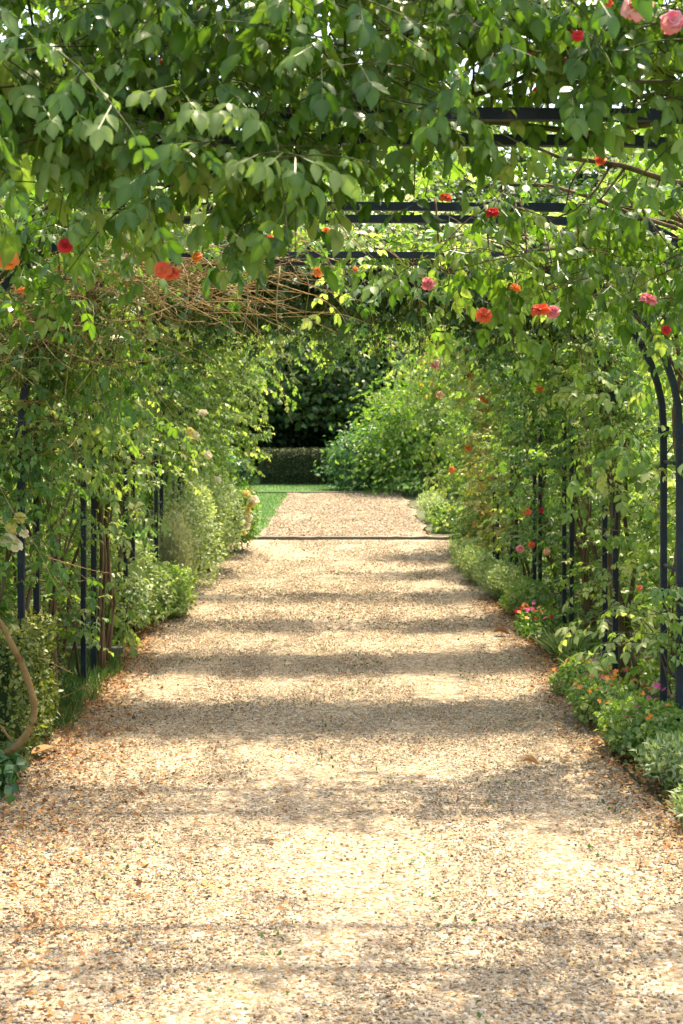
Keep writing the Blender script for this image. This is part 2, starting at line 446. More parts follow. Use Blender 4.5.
def strip(name, y0, y1, fl, fr, z, mat, n=60, nx=12, relief=.004):
    s = Soup(); ys = np.linspace(y0, y1, n); t = np.linspace(0, 1, nx)
    L, R = fl(ys), fr(ys)
    X = L[:, None] * (1 - t) + R[:, None] * t; Y = np.repeat(ys[:, None], nx, 1)
    Z = z + relief * rng.normal(0, 1, X.shape) * ((t > 0) & (t < 1))[None]
    i = np.arange(n - 1)[:, None] * nx + np.arange(nx - 1)[None]
    q = np.stack([i, i + 1, i + nx + 1, i + nx], -1).reshape(-1, 4)
    s.add(np.stack([X, Y, Z], -1).reshape(-1, 3), q)
    return struct(s.build(name, mat))
strip('gravel_path', -8, 17.46, xl, xr, .006, M['gravel'])
strip('far_gravel_path', 17.58, 26.7, lambda y: -1.06 + .05 * np.sin(3 * y) + .04 * np.sin(7.3 * y), lambda y: 1.06 + .05 * np.sin(2.6 * y + 1) + .03 * np.sin(8 * y), .04, M['gravel_far'], 30, 8, .003)
strip('lawn_strip', 17.58, 26.7, lambda y: -4.5 + 0 * y, lambda y: -1.03 + 0 * y, .034, M['lawn'], 12, 6, .003)
strip('border_strip', 17.58, 26.7, lambda y: 1.065 + 0 * y, lambda y: 6 + 0 * y, .02, M['soil'], 12, 6, .003)
strip('back_lawn', 26.82, 33, lambda y: -12 + 0 * y, lambda y: 12 + 0 * y, .045, M['lawn'], 12, 12, .004)
strip('left_lawn', -6, 17.4, lambda y: -14 + 0 * y, lambda y: -2.7 + 0 * y, .0, M['lawn'], 20, 10, .004)
strip('right_lawn', -6, 26, lambda y: 2.9 + 0 * y, lambda y: 16 + 0 * y, .0, M['lawn'], 20, 10, .004)

s = Soup()
for (xa, xb) in ((-1.2, -.31), (-.302, .52), (.528, 1.27)):
    n = 9; xs_ = np.linspace(xa, xb, n); top = .046 + rng.normal(0, .0035, n); yf = 17.46 + rng.normal(0, .006, n) - .03 * xs_ ** 2
    v = np.stack([np.stack([xs_, yf, 0 * xs_ - .03], -1), np.stack([xs_, yf, top], -1), np.stack([xs_, yf + .12, top], -1), np.stack([xs_, yf + .12, 0 * xs_ - .03], -1)], 1).reshape(-1, 3)
    i = np.arange(n - 1)[:, None] * 4; j = np.arange(4)[None]; j2 = (j + 1) % 4
    s.add(v, [np.stack([i + j, i + 4 + j, i + 4 + j2, i + j2], -1).reshape(-1, 4), np.array([[0, 1, 2, 3], [4 * n - 1, 4 * n - 2, 4 * n - 3, 4 * n - 4]])])
tag(s.build('timber_step', M['timber'], smooth=False), 'dark weathered timber step across the gravel path at the end of the tunnel', 'step')
s = Soup(); box(s, (0, 26.76, .02), (7, .1, .09)); tag(s.build('timber_edging', M['timber'], smooth=False), 'thin brown timber edging between far gravel and the back lawn', 'edging')
s = Soup(); box(s, (-1.69, 9.25, .02), (.5, .09, .075), .03); tag(s.build('stone_edging', M['stone'], smooth=False), 'short grey stone edging behind the grass patch on the left', 'edging')

# pebbles
def pebbles(s, n, y0, y1, smin, smax, xl=xl, xr=xr, z0=.007):
    y = y0 + (y1 - y0) * rng.uniform(0, 1, n) ** 1.25
    u = rng.uniform(0, 1, n); x = xl(y) + (xr(y) - xl(y)) * u
    f = np.sin(2.1 * x + 1.3 * y + 1) + np.sin(3.7 * x - 2.2 * y) + np.sin(6.3 * x + 1.1 * y + 2) * .7 + np.sin(1.4 * y + 4 * np.sin(x)) * .8
    trk = np.exp(-((x - (1.0 + .03 * np.sin(y))) / .07) ** 2) + .6 * np.exp(-((x + .75) / .09) ** 2)
    keep = rng.uniform(0, 1, n) < np.clip(.95 - .5 * np.maximum(0, f - .7) - .6 * trk, .12, 1)
    x, y = x[keep], y[keep]; n = len(x)
    V = np.array([[1, 0, 0], [-1, 0, 0], [0, 1, 0], [0, -1, 0], [0, 0, 1], [0, 0, -1]]) * .5
    T = np.array([[0, 2, 4], [2, 1, 4], [1, 3, 4], [3, 0, 4], [2, 0, 5], [1, 2, 5], [3, 1, 5], [0, 3, 5]])
    sz = smin + (smax - smin) * rng.uniform(0, 1, n) ** 2
    a = rng.uniform(0, 6.3, n); ca, sa = np.cos(a), np.sin(a)
    sc = np.stack([sz * rng.uniform(.9, 1.5, n), sz * rng.uniform(.8, 1.1, n), sz * rng.uniform(.5, .9, n)], -1)
    v = V[None] * sc[:, None] * rng.uniform(.75, 1.25, (n, 6, 1))
    tl = rng.normal(0, .35, (n, 1))
    z = v[..., 2] + tl * v[..., 0]
    X = ca[:, None] * v[..., 0] - sa[:, None] * v[..., 1]; Y = sa[:, None] * v[..., 0] + ca[:, None] * v[..., 1]
    P = np.stack([X + x[:, None], Y + y[:, None], z + z0 + sz[:, None] * rng.uniform(.05, .3, (n, 1))], -1)
    f = (T[None] + np.arange(n)[:, None, None] * 6).reshape(-1, 3)
    s.add(P.reshape(-1, 3), f, np.repeat(rng.uniform(0, 1, n), 6))
s = Soup(); pebbles(s, 150000, 3.2, 10.5, .0045, .0135); pebbles(s, 40000, 10.2, 17.4, .010, .022)
pebbles(s, 14000, 17.62, 26.6, .015, .034, lambda y: -1.02 + 0 * y, lambda y: 1.02 + 0 * y, .042)
stuff(s.build('gravel_stones', M['pebble'], smooth=False), 'loose pale and tan pebbles covering the gravel path', 'gravel')

# litter
def flakes(soup, x, y, z, size, tint, width=1.4):
    n = len(x); a = rng.uniform(0, 6.3, n)
    A = np.stack([np.cos(a), np.sin(a), rng.normal(.05, .25, n)], -1); N = UP + rng.normal(0, .35, (n, 3))
    leaves(soup, np.stack([x, y, z], -1), A, N, size, tint, 0, width)
s = Soup()
n = 15500; y = rng.uniform(3.4, 12, n); e = np.abs(rng.normal(0, .24, n)); left = rng.uniform(0, 1, n) < .68
x = np.where(left, xl(y) - .12 + e * (1.6 * np.exp(-((y - 5) / 2) ** 2) + .5), xr(y) + .08 - e * .55)
flakes(s, x, y, .014 + rng.uniform(0, .015, n), rng.uniform(.009, .028, n), np.clip(rng.normal(.42, .2, n), 0, .9))
n = 5200; y = rng.uniform(3.4, 15, n); x = rng.uniform(-1.3, 1.2, n)
flakes(s, x, y, .016 + rng.uniform(0, .008, n), rng.uniform(.007, .02, n), np.where(rng.uniform(0, 1, n) < .87, rng.uniform(.05, .92, n), rng.uniform(.93, 1, n)))
n = 2600; y = rng.uniform(17.6, 26.6, n)
flakes(s, rng.uniform(-1.1, 1.08, n), y, .048 + rng.uniform(0, .008, n), rng.uniform(.012, .035, n), rng.uniform(0, .95, n))
stuff(s.build('leaf_litter', M['litter']), 'orange and brown fallen leaf litter with pink petals strewn on the gravel', 'leaf litter')
# weeds and moss tufts in the gravel
s = Soup(); n = 900
cx = rng.uniform(-1.2, 1.1, 60); cyy = rng.uniform(3.6, 15, 60); k = rng.integers(0, 60, n)
p = np.stack([cx[k] + rng.normal(0, .05, n), cyy[k] + rng.normal(0, .09, n), np.full(n, .008)], -1)
leaves(s, p, rng.normal(0, .7, (n, 3)) + UP * .6, rng.normal(0, 1, (n, 3)), rng.uniform(.008, .022, n), rng.uniform(.2, 1, n), 0, 1.2)
stuff(s.build('path_weeds', M['grass']), 'tiny green weeds sprouting through the gravel', 'weeds')

def big_leaf(name, p, size, ang, tint, label, curl=.5):
    s = Soup(); A = np.array([[math.cos(ang), math.sin(ang), .1]])
    L = []
    n = 9; t = np.linspace(0, 1, n)
    wv = .27 * np.sin(np.pi * np.clip(t * .95 + .03, 0, 1)) ** .8
    rows = []
    for i in range(n):
        for kk in (-1, -.5, 0, .5, 1):
            rows.append((t[i], kk * wv[i], .18 * math.sin(2.6 * t[i]) * curl + .5 * wv[i] * kk * kk * curl * 2))
    v = np.array(rows) * size; ca, sa = math.cos(ang), math.sin(ang)
    v = np.stack([ca * v[:, 0] - sa * v[:, 1], sa * v[:, 0] + ca * v[:, 1], v[:, 2] + .02], -1)
    q = [[j * 5 + k, j * 5 + k + 1, j * 5 + k + 6, j * 5 + k + 5] for j in range(n - 1) for k in range(4)]
    s.add(v, np.array(q), tint)
    o = s.build(name, M['litter']); o.location = p
    tag(o, label, 'fallen leaf')
big_leaf('fallen_leaf', (.86, 6.33, .0), .075, 2.6, .50, 'curled orange-brown fallen leaf lying alone on the gravel towards the right edge', .9)
big_leaf('fallen_leaf', (.97, 6.36, .0), .05, .3, .62, 'small yellow-brown fallen leaf touching the larger curled one on the right of the gravel')
big_leaf('fallen_leaf', (-1.42, 6.45, .02), .15, .9, .48, 'long orange dead leaf propped at the left edge below the bent cane', .3)
big_leaf('fallen_leaf', (1.16, 10.0, .0), .12, 2.9, .10, 'dark brown dead leaf at the right path edge among orange flowers', .9)

# ------------------------------------------------------------------ arches
W_R, W_L, H, RC = 1.55, 1.50, 2.315, .80
D0, PITCH, GAP = 3.45, 1.57, .33
NARCH = 9
def hoop_pt(s, side):
    """point (x,z) and outward normal at arc length s of the half hoop on `side` (+1 right, -1 left)"""
    s = np.asarray(s, float); Wd = np.where(side > 0, W_R, W_L)
    h1 = H - RC; arc = RC * np.pi / 2
    th = np.clip((s - h1) / RC, 0, np.pi / 2)
    x = np.where(s < h1, Wd, np.where(s < h1 + arc, Wd - RC + RC * np.cos(th), Wd - RC - (s - h1 - arc)))
    z = np.where(s < h1, s, np.where(s < h1 + arc, h1 + RC * np.sin(th), H))
    nx, nz = np.cos(th), np.sin(th)
    return x * side, z, nx * side, nz
S_TOP = H - RC + RC * np.pi / 2
S_END = S_TOP + (W_R - RC)

def square_tube(soup, pts, half):
    tube(soup, pts, half * 1.28, 4)
def arch(k, label):
    d = D0 + PITCH * k
    t = thing('rose_arch', label, 'garden arch', (0, d, 0), 'steel arches of the rose tunnel')
    for y in (0.0, GAP):
        s = Soup()
        a = [(W_R, y, -.05), (W_R, y, .5), (W_R, y, 1.0), (W_R, y, H - RC)]
        a += [(W_R - RC + RC * math.cos(q), y, H - RC + RC * math.sin(q)) for q in np.linspace(0, math.pi / 2, 13)[1:]]
        a += [(0.02, y, H + .004)]
        a += [(-(W_L - RC) - RC * math.sin(q), y, H - RC + RC * math.cos(q)) for q in np.linspace(0, math.pi / 2, 13)]
        a += [(-W_L, y, 1.0), (-W_L, y, .5), (-W_L, y, -.05)]
        a = np.array(a)
        # square section aligned with the arch plane
        tt = nrm(np.gradient(a, axis=0)); u = np.cross(tt, [0, 1, 0]); h = .0145
        v = np.stack([a + h * u + [0, h, 0], a - h * u + [0, h, 0], a - h * u - [0, h, 0], a + h * u - [0, h, 0]], 1).reshape(-1, 3)
        i = np.arange(len(a) - 1)[:, None] * 4; j = np.arange(4)[None]; j2 = (j + 1) % 4
        q = np.stack([i + j, i + 4 + j, i + 4 + j2, i + j2], -1).reshape(-1, 4)
        s.add(v, q); s.build('hoop', M['steel'], t, smooth=False)
        for side in (-1, 1):
            s = Soup(); w_ = W_R if side > 0 else -W_L
            box(s, (w_, y, H - RC - .02), (.046, .046, .05)); box(s, (w_, y - .025, H - RC - .02), (.012, .012, .012))
            s.build('joint_collar', M['steel'], t, smooth=False)
    for side in (-1, 1):
        for sv in (.35, .85, 1.35, 1.95, 2.45):
            x, z, _, _ = hoop_pt(sv, side); s = Soup()
            tube(s, [(float(x), .012, float(z)), (float(x), GAP * .5, float(z)), (float(x), GAP - .012, float(z))], .009, 6)
            s.build('crossbar', M['steel'], t)
    return t
ARCH_LABELS = [
 'blue-black steel arch nearest the camera, its flat top bars across the upper picture',
 'blue-black steel arch second from the camera, top bars framing the gap in the leaves',
 'blue-black steel arch third from camera, its right hoop bare and curving beside pale leaves',
 'blue-black steel arch fourth from camera, buried under the dark hanging leaf fringe',
 'blue-black steel arch fifth from camera, thin posts behind geraniums and pale leaves',
 'blue-black steel arch sixth from camera, middle of the tunnel, mostly leaf covered',
 'blue-black steel arch seventh from camera, slim posts among the bronze young shoots',
 'blue-black steel arch second from the far end, posts above the pale yellow-green plants',
 'last steel arch at the far end, its blue curve showing at left above the path',
]
for k in range(NARCH): arch(k, ARCH_LABELS[k])

# ------------------------------------------------------------------ climbers
def wobble_cane(soup, k, side, s_end, r0, seed, off=.06, base_off=0.0, tw=1.0):
    r = np.random.default_rng(seed); d = D0 + PITCH * k
    n = 22; s = np.linspace(-.03, s_end, n)
    x, z, nx, nz = hoop_pt(np.maximum(s, 0), side); z = np.where(s < 0, s, z)
    ph = r.uniform(0, 6.3, 4); f = r.uniform(2.5, 5, 2) * tw
    oy = GAP * r.uniform(-.2, 1.2) + .10 * np.sin(f[0] * s + ph[0]) + .03 * np.sin(9 * s + ph[2])
    on = off * (1 + .8 * np.sin(f[1] * s + ph[1])) + .02 * np.sin(11 * s + ph[3]) + base_off * np.exp(-s / .5)
    p = np.stack([x + nx * on, d + oy, z + nz * on], -1)
    tube(soup, p, np.linspace(r0, r0 * .45, n), 7)
    return p

def climber(k, side, label, mat, wall=70, top=60, leaf=.042, pairs=2, hi=0, canes=3, cane_r=.014, top_hang=.5, bark='cane',
            inward=.25, s_lo=.15, s_hi=None, top_fn=None, wall_len=(.25, .6), top_len=(.25, .55), depth=(-.45, 1.15), in_len=.55, corner=0, top_mat=None, thick=.07, group=None, name='climbing_rose'):
    d = D0 + PITCH * k
    base = (float(side * (W_R if side > 0 else W_L)), d + GAP / 2, 0)
    t = thing(name, label, 'climbing plant', base, group or 'climbing plants over the arches')
    fol, st = Soup(), Soup()
    for c in range(canes):
        wobble_cane(st, k, side, rng.uniform(2.2, S_END - .1), cane_r * rng.uniform(.7, 1.3), int(rng.integers(1e6)), base_off=rng.uniform(-.02, .15))
    if wall:
        s = rng.uniform(s_lo, S_TOP - .35, wall); x, z, nx, nz = hoop_pt(s, side)
        off = np.abs(rng.normal(.12, .18, wall))
        y = np.where(s < 1.25, d + rng.uniform(depth[0], depth[1], wall), d + rng.normal(GAP / 2, .2, wall))
        P = np.stack([x + nx * off, y, z + nz * off], -1)
        ou = np.where(rng.uniform(0, 1, wall) < inward, -1, 1)
        Dd = np.stack([nx * ou * rng.uniform(.2, .9, wall), rng.normal(-.15, .6, wall), rng.normal(.25, .4, wall)], -1)
        # keep the passage itself clear
        ln = rng.uniform(*wall_len, wall); ln = np.where(ou < 0, ln * in_len, ln)
        shoots(fol, st, P, Dd, ln, leaf, pairs, hi, .7)
    if corner:
        s = rng.uniform(1.15, 2.55, corner); x, z, nx, nz = hoop_pt(s, side); off = rng.normal(-.02, .06, corner)
        P = np.stack([x + nx * off, d + rng.uniform(-.12, GAP + .1, corner), z + nz * off], -1)
        Dd = np.stack([-nx * rng.uniform(-.3, .8, corner), rng.normal(-.4, .5, corner), rng.normal(.1, .4, corner)], -1)
        shoots(fol, st, P, Dd, rng.uniform(.15, .32, corner), leaf, pairs, hi, .9)
    if top:
        s = rng.uniform(S_TOP - .55, S_END + .12, top); x, z, nx, nz = hoop_pt(s, side)
        y = d + rng.normal(GAP / 2, .17, top)
        P = np.stack([x, y, z + np.abs(rng.normal(.02, thick, top))], -1)
        if top_fn is not None:
            keep = top_fn(P); P = P[keep]
        m = len(P)
        Dd = np.stack([rng.normal(0, .7, m), rng.normal(-.1, .6, m), rng.normal(.25, .45, m)], -1)
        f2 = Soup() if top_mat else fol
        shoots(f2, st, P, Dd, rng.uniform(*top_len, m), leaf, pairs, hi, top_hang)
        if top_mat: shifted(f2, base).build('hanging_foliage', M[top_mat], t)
    t['_'] = 0; del t['_']
    return t, fol, st

def finish(t, fol, st, mat, bark='cane'):
    loc = np.array(t.location)
    shifted(st, loc).build('stem', M[bark], t)
    shifted(fol, loc).build('foliage', M[mat], t)

CL = {}
# nearest arch: overhanging fresh leaves across the top of the picture -----------------------------
def near_clumps(fol, st, regions, d, leaf, hi=1, droop=.8, pairs=2, dy=.22, hang=.7, lift=0, ln=(.16, .38)):
    """leafy drooping shoots: regions are (px, py, spread_x, spread_y, count) measured at distance d"""
    for (px, py, sx, sy, cnt) in regions:
        c = at(px, py - lift, d); cnt = int(cnt * (1.6 if d < 4 else 1.45 if 4.6 < d < 4.8 else 1.0))
        far_w = c[2] < 1.7
        e = np.array([math.copysign(1.52, c[0]), d + .12, max(.0, c[2] - .28)]) if far_w else np.array([np.clip(c[0] * .97, -1.0, 1.0), d + .12, H])
        tube(st, smooth([e, e * .5 + c * .5 + np.array([0, .02, .05]), c, c + np.array([.02, -.06, -.05])], 9), np.linspace(.0042, .0022, 9), 5)
        P = c + np.stack([rng.normal(0, sx * d / F, cnt), rng.normal(0, dy, cnt), np.clip(rng.normal(0, sy * d / F, cnt), -2.2 * sy * d / F, 1.3 * sy * d / F)], -1)
        Dd = np.stack([rng.normal(0, .7, cnt), rng.normal(-.35, .5, cnt), rng.normal(-.05, .35, cnt)], -1)
        shoots(fol, st, P, Dd, rng.uniform(*ln, cnt), leaf, pairs, hi, droop, hang=hang)

t, fol, st = climber(0, -1, 'climbing rose with big fresh leaves drooping over the nearest arch, upper left', 'near', wall=40, top=0, leaf=.05, hi=0, canes=4)
near_clumps(fol, st, [(-60, 60, 40, 60, 14), (20, 30, 35, 30, 10), (90, 20, 40, 25, 10), (180, 30, 40, 30, 12), (270, 30, 40, 30, 12), (345, 25, 40, 25, 9),
                      (40, 110, 40, 25, 9), (130, 95, 40, 25, 10), (240, 90, 40, 20, 9), (330, 95, 35, 22, 8), (30, 180, 40, 20, 10), (120, 180, 45, 18, 9),
                      (210, 185, 40, 18, 9), (290, 170, 40, 18, 8), (350, 150, 30, 20, 6), (-70, 170, 50, 40, 10), (100, 150, 45, 14, 10), (190, 225, 40, 14, 8), (270, 228, 35, 14, 7), (40, 160, 30, 12, 6), (235, 245, 28, 10, 6), (300, 242, 24, 10, 5), (380, 175, 20, 10, 6), (415, 182, 16, 8, 4)], 3.3, .046, lift=62, ln=(.14, .30))
m = 190
shoots(fol, st, np.stack([rng.uniform(-1.45, .1, m), rng.normal(3.85, .38, m), rng.uniform(2.34, 3.1, m)], -1),
       np.stack([rng.normal(0, .6, m), rng.normal(-.2, .5, m), rng.normal(.3, .3, m)], -1), rng.uniform(.3, .5, m), .052, 2, 1, .5, hang=.5)
finish(t, fol, st, 'near', 'green_cane'); CL[(0, -1)] = t
t, fol, st = climber(0, 1, 'climbing rose above the bare top bars of the nearest arch, upper right', 'near', wall=40, top=0, leaf=.05, canes=4)
near_clumps(fol, st, [(410, 25, 35, 22, 9), (480, 20, 40, 22, 10), (560, 25, 40, 22, 10), (640, 40, 35, 28, 10), (720, 50, 40, 50, 12), (430, 75, 30, 14, 5),
                      (500, 70, 40, 12, 6), (585, 75, 35, 14, 7), (650, 95, 25, 22, 8), (400, 130, 22, 22, 5), (690, 160, 28, 40, 8)], 3.45, .047, lift=36, ln=(.14, .30))
m = 190
shoots(fol, st, np.stack([rng.uniform(.1, 1.5, m), rng.normal(3.85, .38, m), rng.uniform(2.42, 3.1, m)], -1),
       np.stack([rng.normal(0, .6, m), rng.normal(-.2, .5, m), rng.normal(.4, .3, m)], -1), rng.uniform(.25, .45, m), .050, 2, 1, .35, hang=.5)
tube(st, [at(683, 10, 3.6), at(620, 30, 3.6), at(560, 60, 3.62), at(500, 88, 3.6), at(455, 100, 3.6)], .007, 6)
tube(st, [at(500, 88, 3.6), at(480, 60, 3.58), at(455, 40, 3.6), at(430, 20, 3.6)], .005, 6)
finish(t, fol, st, 'near', 'green_cane'); CL[(0, 1)] = t
# second arch ---------------------------------------------------------------------------------------
t, fol, st = climber(1, -1, 'climbing rose hanging from the second arch behind the big near leaves, left', 'near', wall=45, top=0, leaf=.05, canes=4)
near_clumps(fol, st, [(-120, 250, 60, 60, 14), (30, 215, 40, 18, 7), (110, 220, 45, 18, 7), (190, 215, 40, 14, 6), (270, 205, 35, 14, 5), (60, 130, 60, 30, 10), (200, 130, 60, 30, 10),
                      (320, 150, 40, 30, 7), (20, 300, 26, 16, 8), (-30, 330, 30, 30, 10), (80, 275, 26, 12, 8), (135, 268, 26, 10, 6), (15, 345, 14, 14, 4)], 5.0, .050, dy=.2, lift=72, ln=(.12, .26))
near_clumps(fol, st, [(10, 285, 22, 12, 10), (50, 245, 24, 12, 10), (95, 222, 26, 10, 9), (140, 212, 26, 8, 7)], 4.72, .046, dy=.1, ln=(.10, .2))
m = 32
shoots(fol, st, np.stack([rng.uniform(-1.2, 0.05, m), rng.normal(5.2, .16, m), rng.uniform(2.37, 2.5, m)], -1),
       np.stack([rng.normal(0, .7, m), rng.normal(0, .4, m), rng.normal(.5, .25, m)], -1), rng.uniform(.12, .25, m), .042, 2, 0, .3)
finish(t, fol, st, 'near', 'green_cane'); CL[(1, -1)] = t
t, fol, st = climber(1, 1, 'climbing rose with sunlit translucent leaves hanging low under the second arch, right', 'near', wall=45, top=0, leaf=.05, canes=4)
near_clumps(fol, st, [(520, 235, 28, 26, 14), (580, 245, 32, 32, 18), (640, 240, 32, 36, 17), (700, 250, 40, 50, 16), (530, 285, 24, 14, 7), (600, 295, 30, 12, 7), (490, 262, 18, 16, 6),
                      (660, 300, 26, 18, 7), (760, 300, 40, 60, 12), (440, 270, 16, 10, 3)], 4.7, .044, dy=.2, lift=8, ln=(.10, .24))
B1 = [at(700, 190, 4.6), at(660, 178, 4.6), at(620, 165, 4.62), at(585, 160, 4.6), at(560, 158, 4.6), at(538, 148, 4.6), at(530, 142, 4.6)]
tube(st, B1, np.linspace(.011, .004, 7), 7)
for q in ([(612, 163), (596, 190), (575, 210), (540, 225)], [(625, 168), (600, 200), (585, 215)], [(585, 160), (570, 185), (566, 205)], [(660, 178), (650, 205), (635, 230)], [(552, 155), (545, 170), (530, 190)]):
    tube(st, [at(a, b, 4.62) for a, b in q], np.linspace(.005, .002, len(q)), 5)
m = 32
shoots(fol, st, np.stack([rng.uniform(0.0, 1.2, m), rng.normal(5.2, .16, m), rng.uniform(2.37, 2.5, m)], -1),
       np.stack([rng.normal(0, .7, m), rng.normal(0, .4, m), rng.normal(.5, .25, m)], -1), rng.uniform(.12, .25, m), .042, 2, 0, .3)
finish(t, fol, st, 'near', 'bark'); CL[(1, 1)] = t
# third arch: dry twiggy mass left, pale creeper right ----------------------------------------------
t, fol, st = climber(2, -1, 'half-dead vine with a brown tangle of dry twigs over the third arch, left', 'mid', corner=70, wall=300, top=50, leaf=.040, canes=4, cane_r=.010, s_lo=.45, inward=.2)
def tangle(soup, cnt, cx, cz, sx, sz, d, dy, rmin=.0013, rmax=.0036):
    for i in range(cnt):
        p = np.array([rng.normal(cx, sx), rng.normal(d, dy), rng.normal(cz, sz)])
        n = 9; dirv = nrm(np.array([rng.normal(0, 1), rng.normal(0, .5), rng.normal(0, .35)])); cur = rng.normal(0, .35, 3)
        pts = [p]
        stp = rng.uniform(.03, .075)
        for j in range(n):
            cur = cur * .8 + rng.normal(0, .22, 3); dirv = nrm(dirv + cur * .35); pts.append(pts[-1] + dirv * stp)
        tube(soup, pts, np.linspace(rng.uniform(rmin, rmax), rmin * .6, n + 1), 4)
loc = np.array(t.location)
tw = Soup()
tangle(tw, 460, -1.15, 2.20, .36, .10, 6.55, .2)
tangle(tw, 160, -1.45, 2.02, .14, .14, 6.5, .12)
tangle(tw, 110, -.50, 2.30, .35, .06, 6.6, .2)
tangle(tw, 130, -1.60, 1.78, .12, .26, 6.6, .2, .0012, .003)
tangle(tw, 25, -1.66, .9, .10, .5, 6.8, .2)
tangle(tw, 25, .2, 2.36, .4, .05, 6.85, .2)
shifted(tw, loc).build('dry_twigs', M['twig'], t)
bc = Soup(); tube(bc, smooth([at(-45, 600, 6.06), at(-5, 618, 6.06), at(12, 645, 6.06), at(26, 675, 6.08), at(34, 705, 6.08), at(30, 728, 6.06), at(14, 748, 6.06), at(-10, 760, 6.06), at(-40, 775, 6.08)], 30), np.linspace(.011, .019, 30) + .0012 * np.sin(np.arange(30) * 1.9), 8)
tube(bc, [at(-12, 715, 6.04), at(2, 728, 6.04), at(12, 742, 6.05)], .006, 6)
shifted(bc, loc).build('bent_cane', M['cane'], t)['label'] = 'thick bare cane bent over like a hook'
near_clumps(fol, st, [(60, 350, 28, 22, 20), (95, 345, 22, 16, 14), (20, 440, 20, 50, 18), (40, 500, 14, 30, 8), (62, 420, 24, 26, 12), (110, 380, 18, 20, 8)], 6.75, .042, hi=1, dy=.22, droop=1.0)
finish(t, fol, st, 'mid', 'bark'); CL[(2, -1)] = t

t, fol, st = climber(2, 1, 'pale-leaved creeper beside the bare curved right hoop of the third arch', 'light', wall=170, top=60, leaf=.048, canes=4, cane_r=.012, inward=.12, hi=1, depth=(.0, 1.2))
near_clumps(fol, st, [(640, 640, 22, 14, 6), (675, 620, 22, 22, 6), (650, 660, 20, 10, 3)], 6.5, .046, hi=1, dy=.10, droop=.4, lift=22, hang=.2)
near_clumps(fol, st, [(705, 420, 12, 40, 6), (700, 560, 12, 50, 6), (520, 275, 20, 12, 4)], 6.9, .055, hi=1, dy=.15)
finish(t, fol, st, 'light', 'bark'); CL[(2, 1)] = t
# fourth and fifth: dark hanging fringe --------------------------------------------------------------
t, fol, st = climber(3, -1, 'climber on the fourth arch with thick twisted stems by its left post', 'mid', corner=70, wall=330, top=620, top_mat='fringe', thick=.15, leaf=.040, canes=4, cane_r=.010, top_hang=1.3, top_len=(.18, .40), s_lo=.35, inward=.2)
near_clumps(fol, st, [(120, 400, 24, 30, 16), (70, 410, 18, 30, 10), (140, 450, 16, 40, 10)], 8.4, .042, hi=0, dy=.3, droop=1.0)
near_clumps(fol, st, [(70, 500, 16, 40, 12), (112, 520, 14, 50, 14), (118, 590, 12, 26, 10), (70, 580, 14, 30, 10), (100, 470, 16, 30, 8)], 9.05, .042, dy=.2, droop=.6, ln=(.15, .35))
finish(t, fol, st, 'light', 'bark'); CL[(3, -1)] = t
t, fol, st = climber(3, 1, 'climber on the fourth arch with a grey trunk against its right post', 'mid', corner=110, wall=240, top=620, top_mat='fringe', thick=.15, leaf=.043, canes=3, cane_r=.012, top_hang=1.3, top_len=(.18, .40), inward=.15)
near_clumps(fol, st, [(600, 440, 20, 40, 12), (620, 480, 16, 50, 10), (590, 370, 16, 16, 6)], 7.9, .055, hi=1, dy=.2)
finish(t, fol, st, 'light', 'bark'); CL[(3, 1)] = t
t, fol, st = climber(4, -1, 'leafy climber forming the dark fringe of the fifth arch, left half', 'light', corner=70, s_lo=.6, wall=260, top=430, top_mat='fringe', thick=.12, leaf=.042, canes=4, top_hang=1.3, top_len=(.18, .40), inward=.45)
finish(t, fol, st, 'light', 'bark'); CL[(4, -1)] = t
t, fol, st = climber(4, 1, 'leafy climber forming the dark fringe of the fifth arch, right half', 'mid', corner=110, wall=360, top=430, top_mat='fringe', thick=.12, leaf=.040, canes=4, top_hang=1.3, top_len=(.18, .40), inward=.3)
finish(t, fol, st, 'mid', 'bark'); CL[(4, 1)] = t
FAR = {5: ('sixth', 'light', 'mid'), 6: ('seventh', 'light', 'light'), 7: ('eighth', 'light', 'amber'), 8: ('ninth and last', 'light', 'light')}
LBL = {(5, -1): 'yellow-green climbing rose with a few cream and yellow blooms on the sixth arch, left',
       (5, 1): 'mid-green climbing rose with coral blooms on the sixth arch, right side',
       (6, -1): 'pale climbing rose on the seventh arch, left, above the grey smoky plant',
       (6, 1): 'light green climbing rose with pink blooms on the seventh arch, right side',
       (7, -1): 'dense pale climbing rose on the left of the arch second from the end',
       (7, 1): 'climbing rose with bronze-orange young shoots on the right, second arch from the end',
       (8, -1): 'climbing rose bulging into the passage on the left of the last arch',
       (8, 1): 'climbing rose with orange tips bulging over the path, right of the last arch'}
for k in range(5, 9):
    for sd in (-1, 1):
        m = FAR[k][1] if sd < 0 else FAR[k][2]
        inw = {5: .4, 6: .45, 7: .6, 8: .65}[k]
        t, fol, st = climber(k, sd, LBL[(k, sd)], m, corner=80, wall=(270 if sd < 0 else 350), top=(90 if k < 8 else 16), leaf=.042, canes=3, inward=inw, top_hang=.8, wall_len=(.3, .75), s_lo=(1.15 if sd < 0 else .3),
                             depth=(-.5, 1.1), in_len={5: .6, 6: .65, 7: .8, 8: 1.0}[k], top_fn=(lambda P: np.abs(P[:, 0]) > .75) if k == 8 else ((lambda P: np.abs(P[:, 0]) > .45) if k == 7 else None))
        if k == 8:
            near_clumps(fol, st, [(240, 400, 12, 22, 26), (250, 370, 14, 12, 18), (246, 440, 10, 22, 18)] if sd < 0 else [(428, 400, 14, 22, 26), (418, 372, 16, 12, 18), (436, 450, 10, 24, 20)], 15.9, .045, dy=.35, droop=.6, ln=(.2, .4))
        finish(t, fol, st, m, 'bark'); CL[(k, sd)] = t
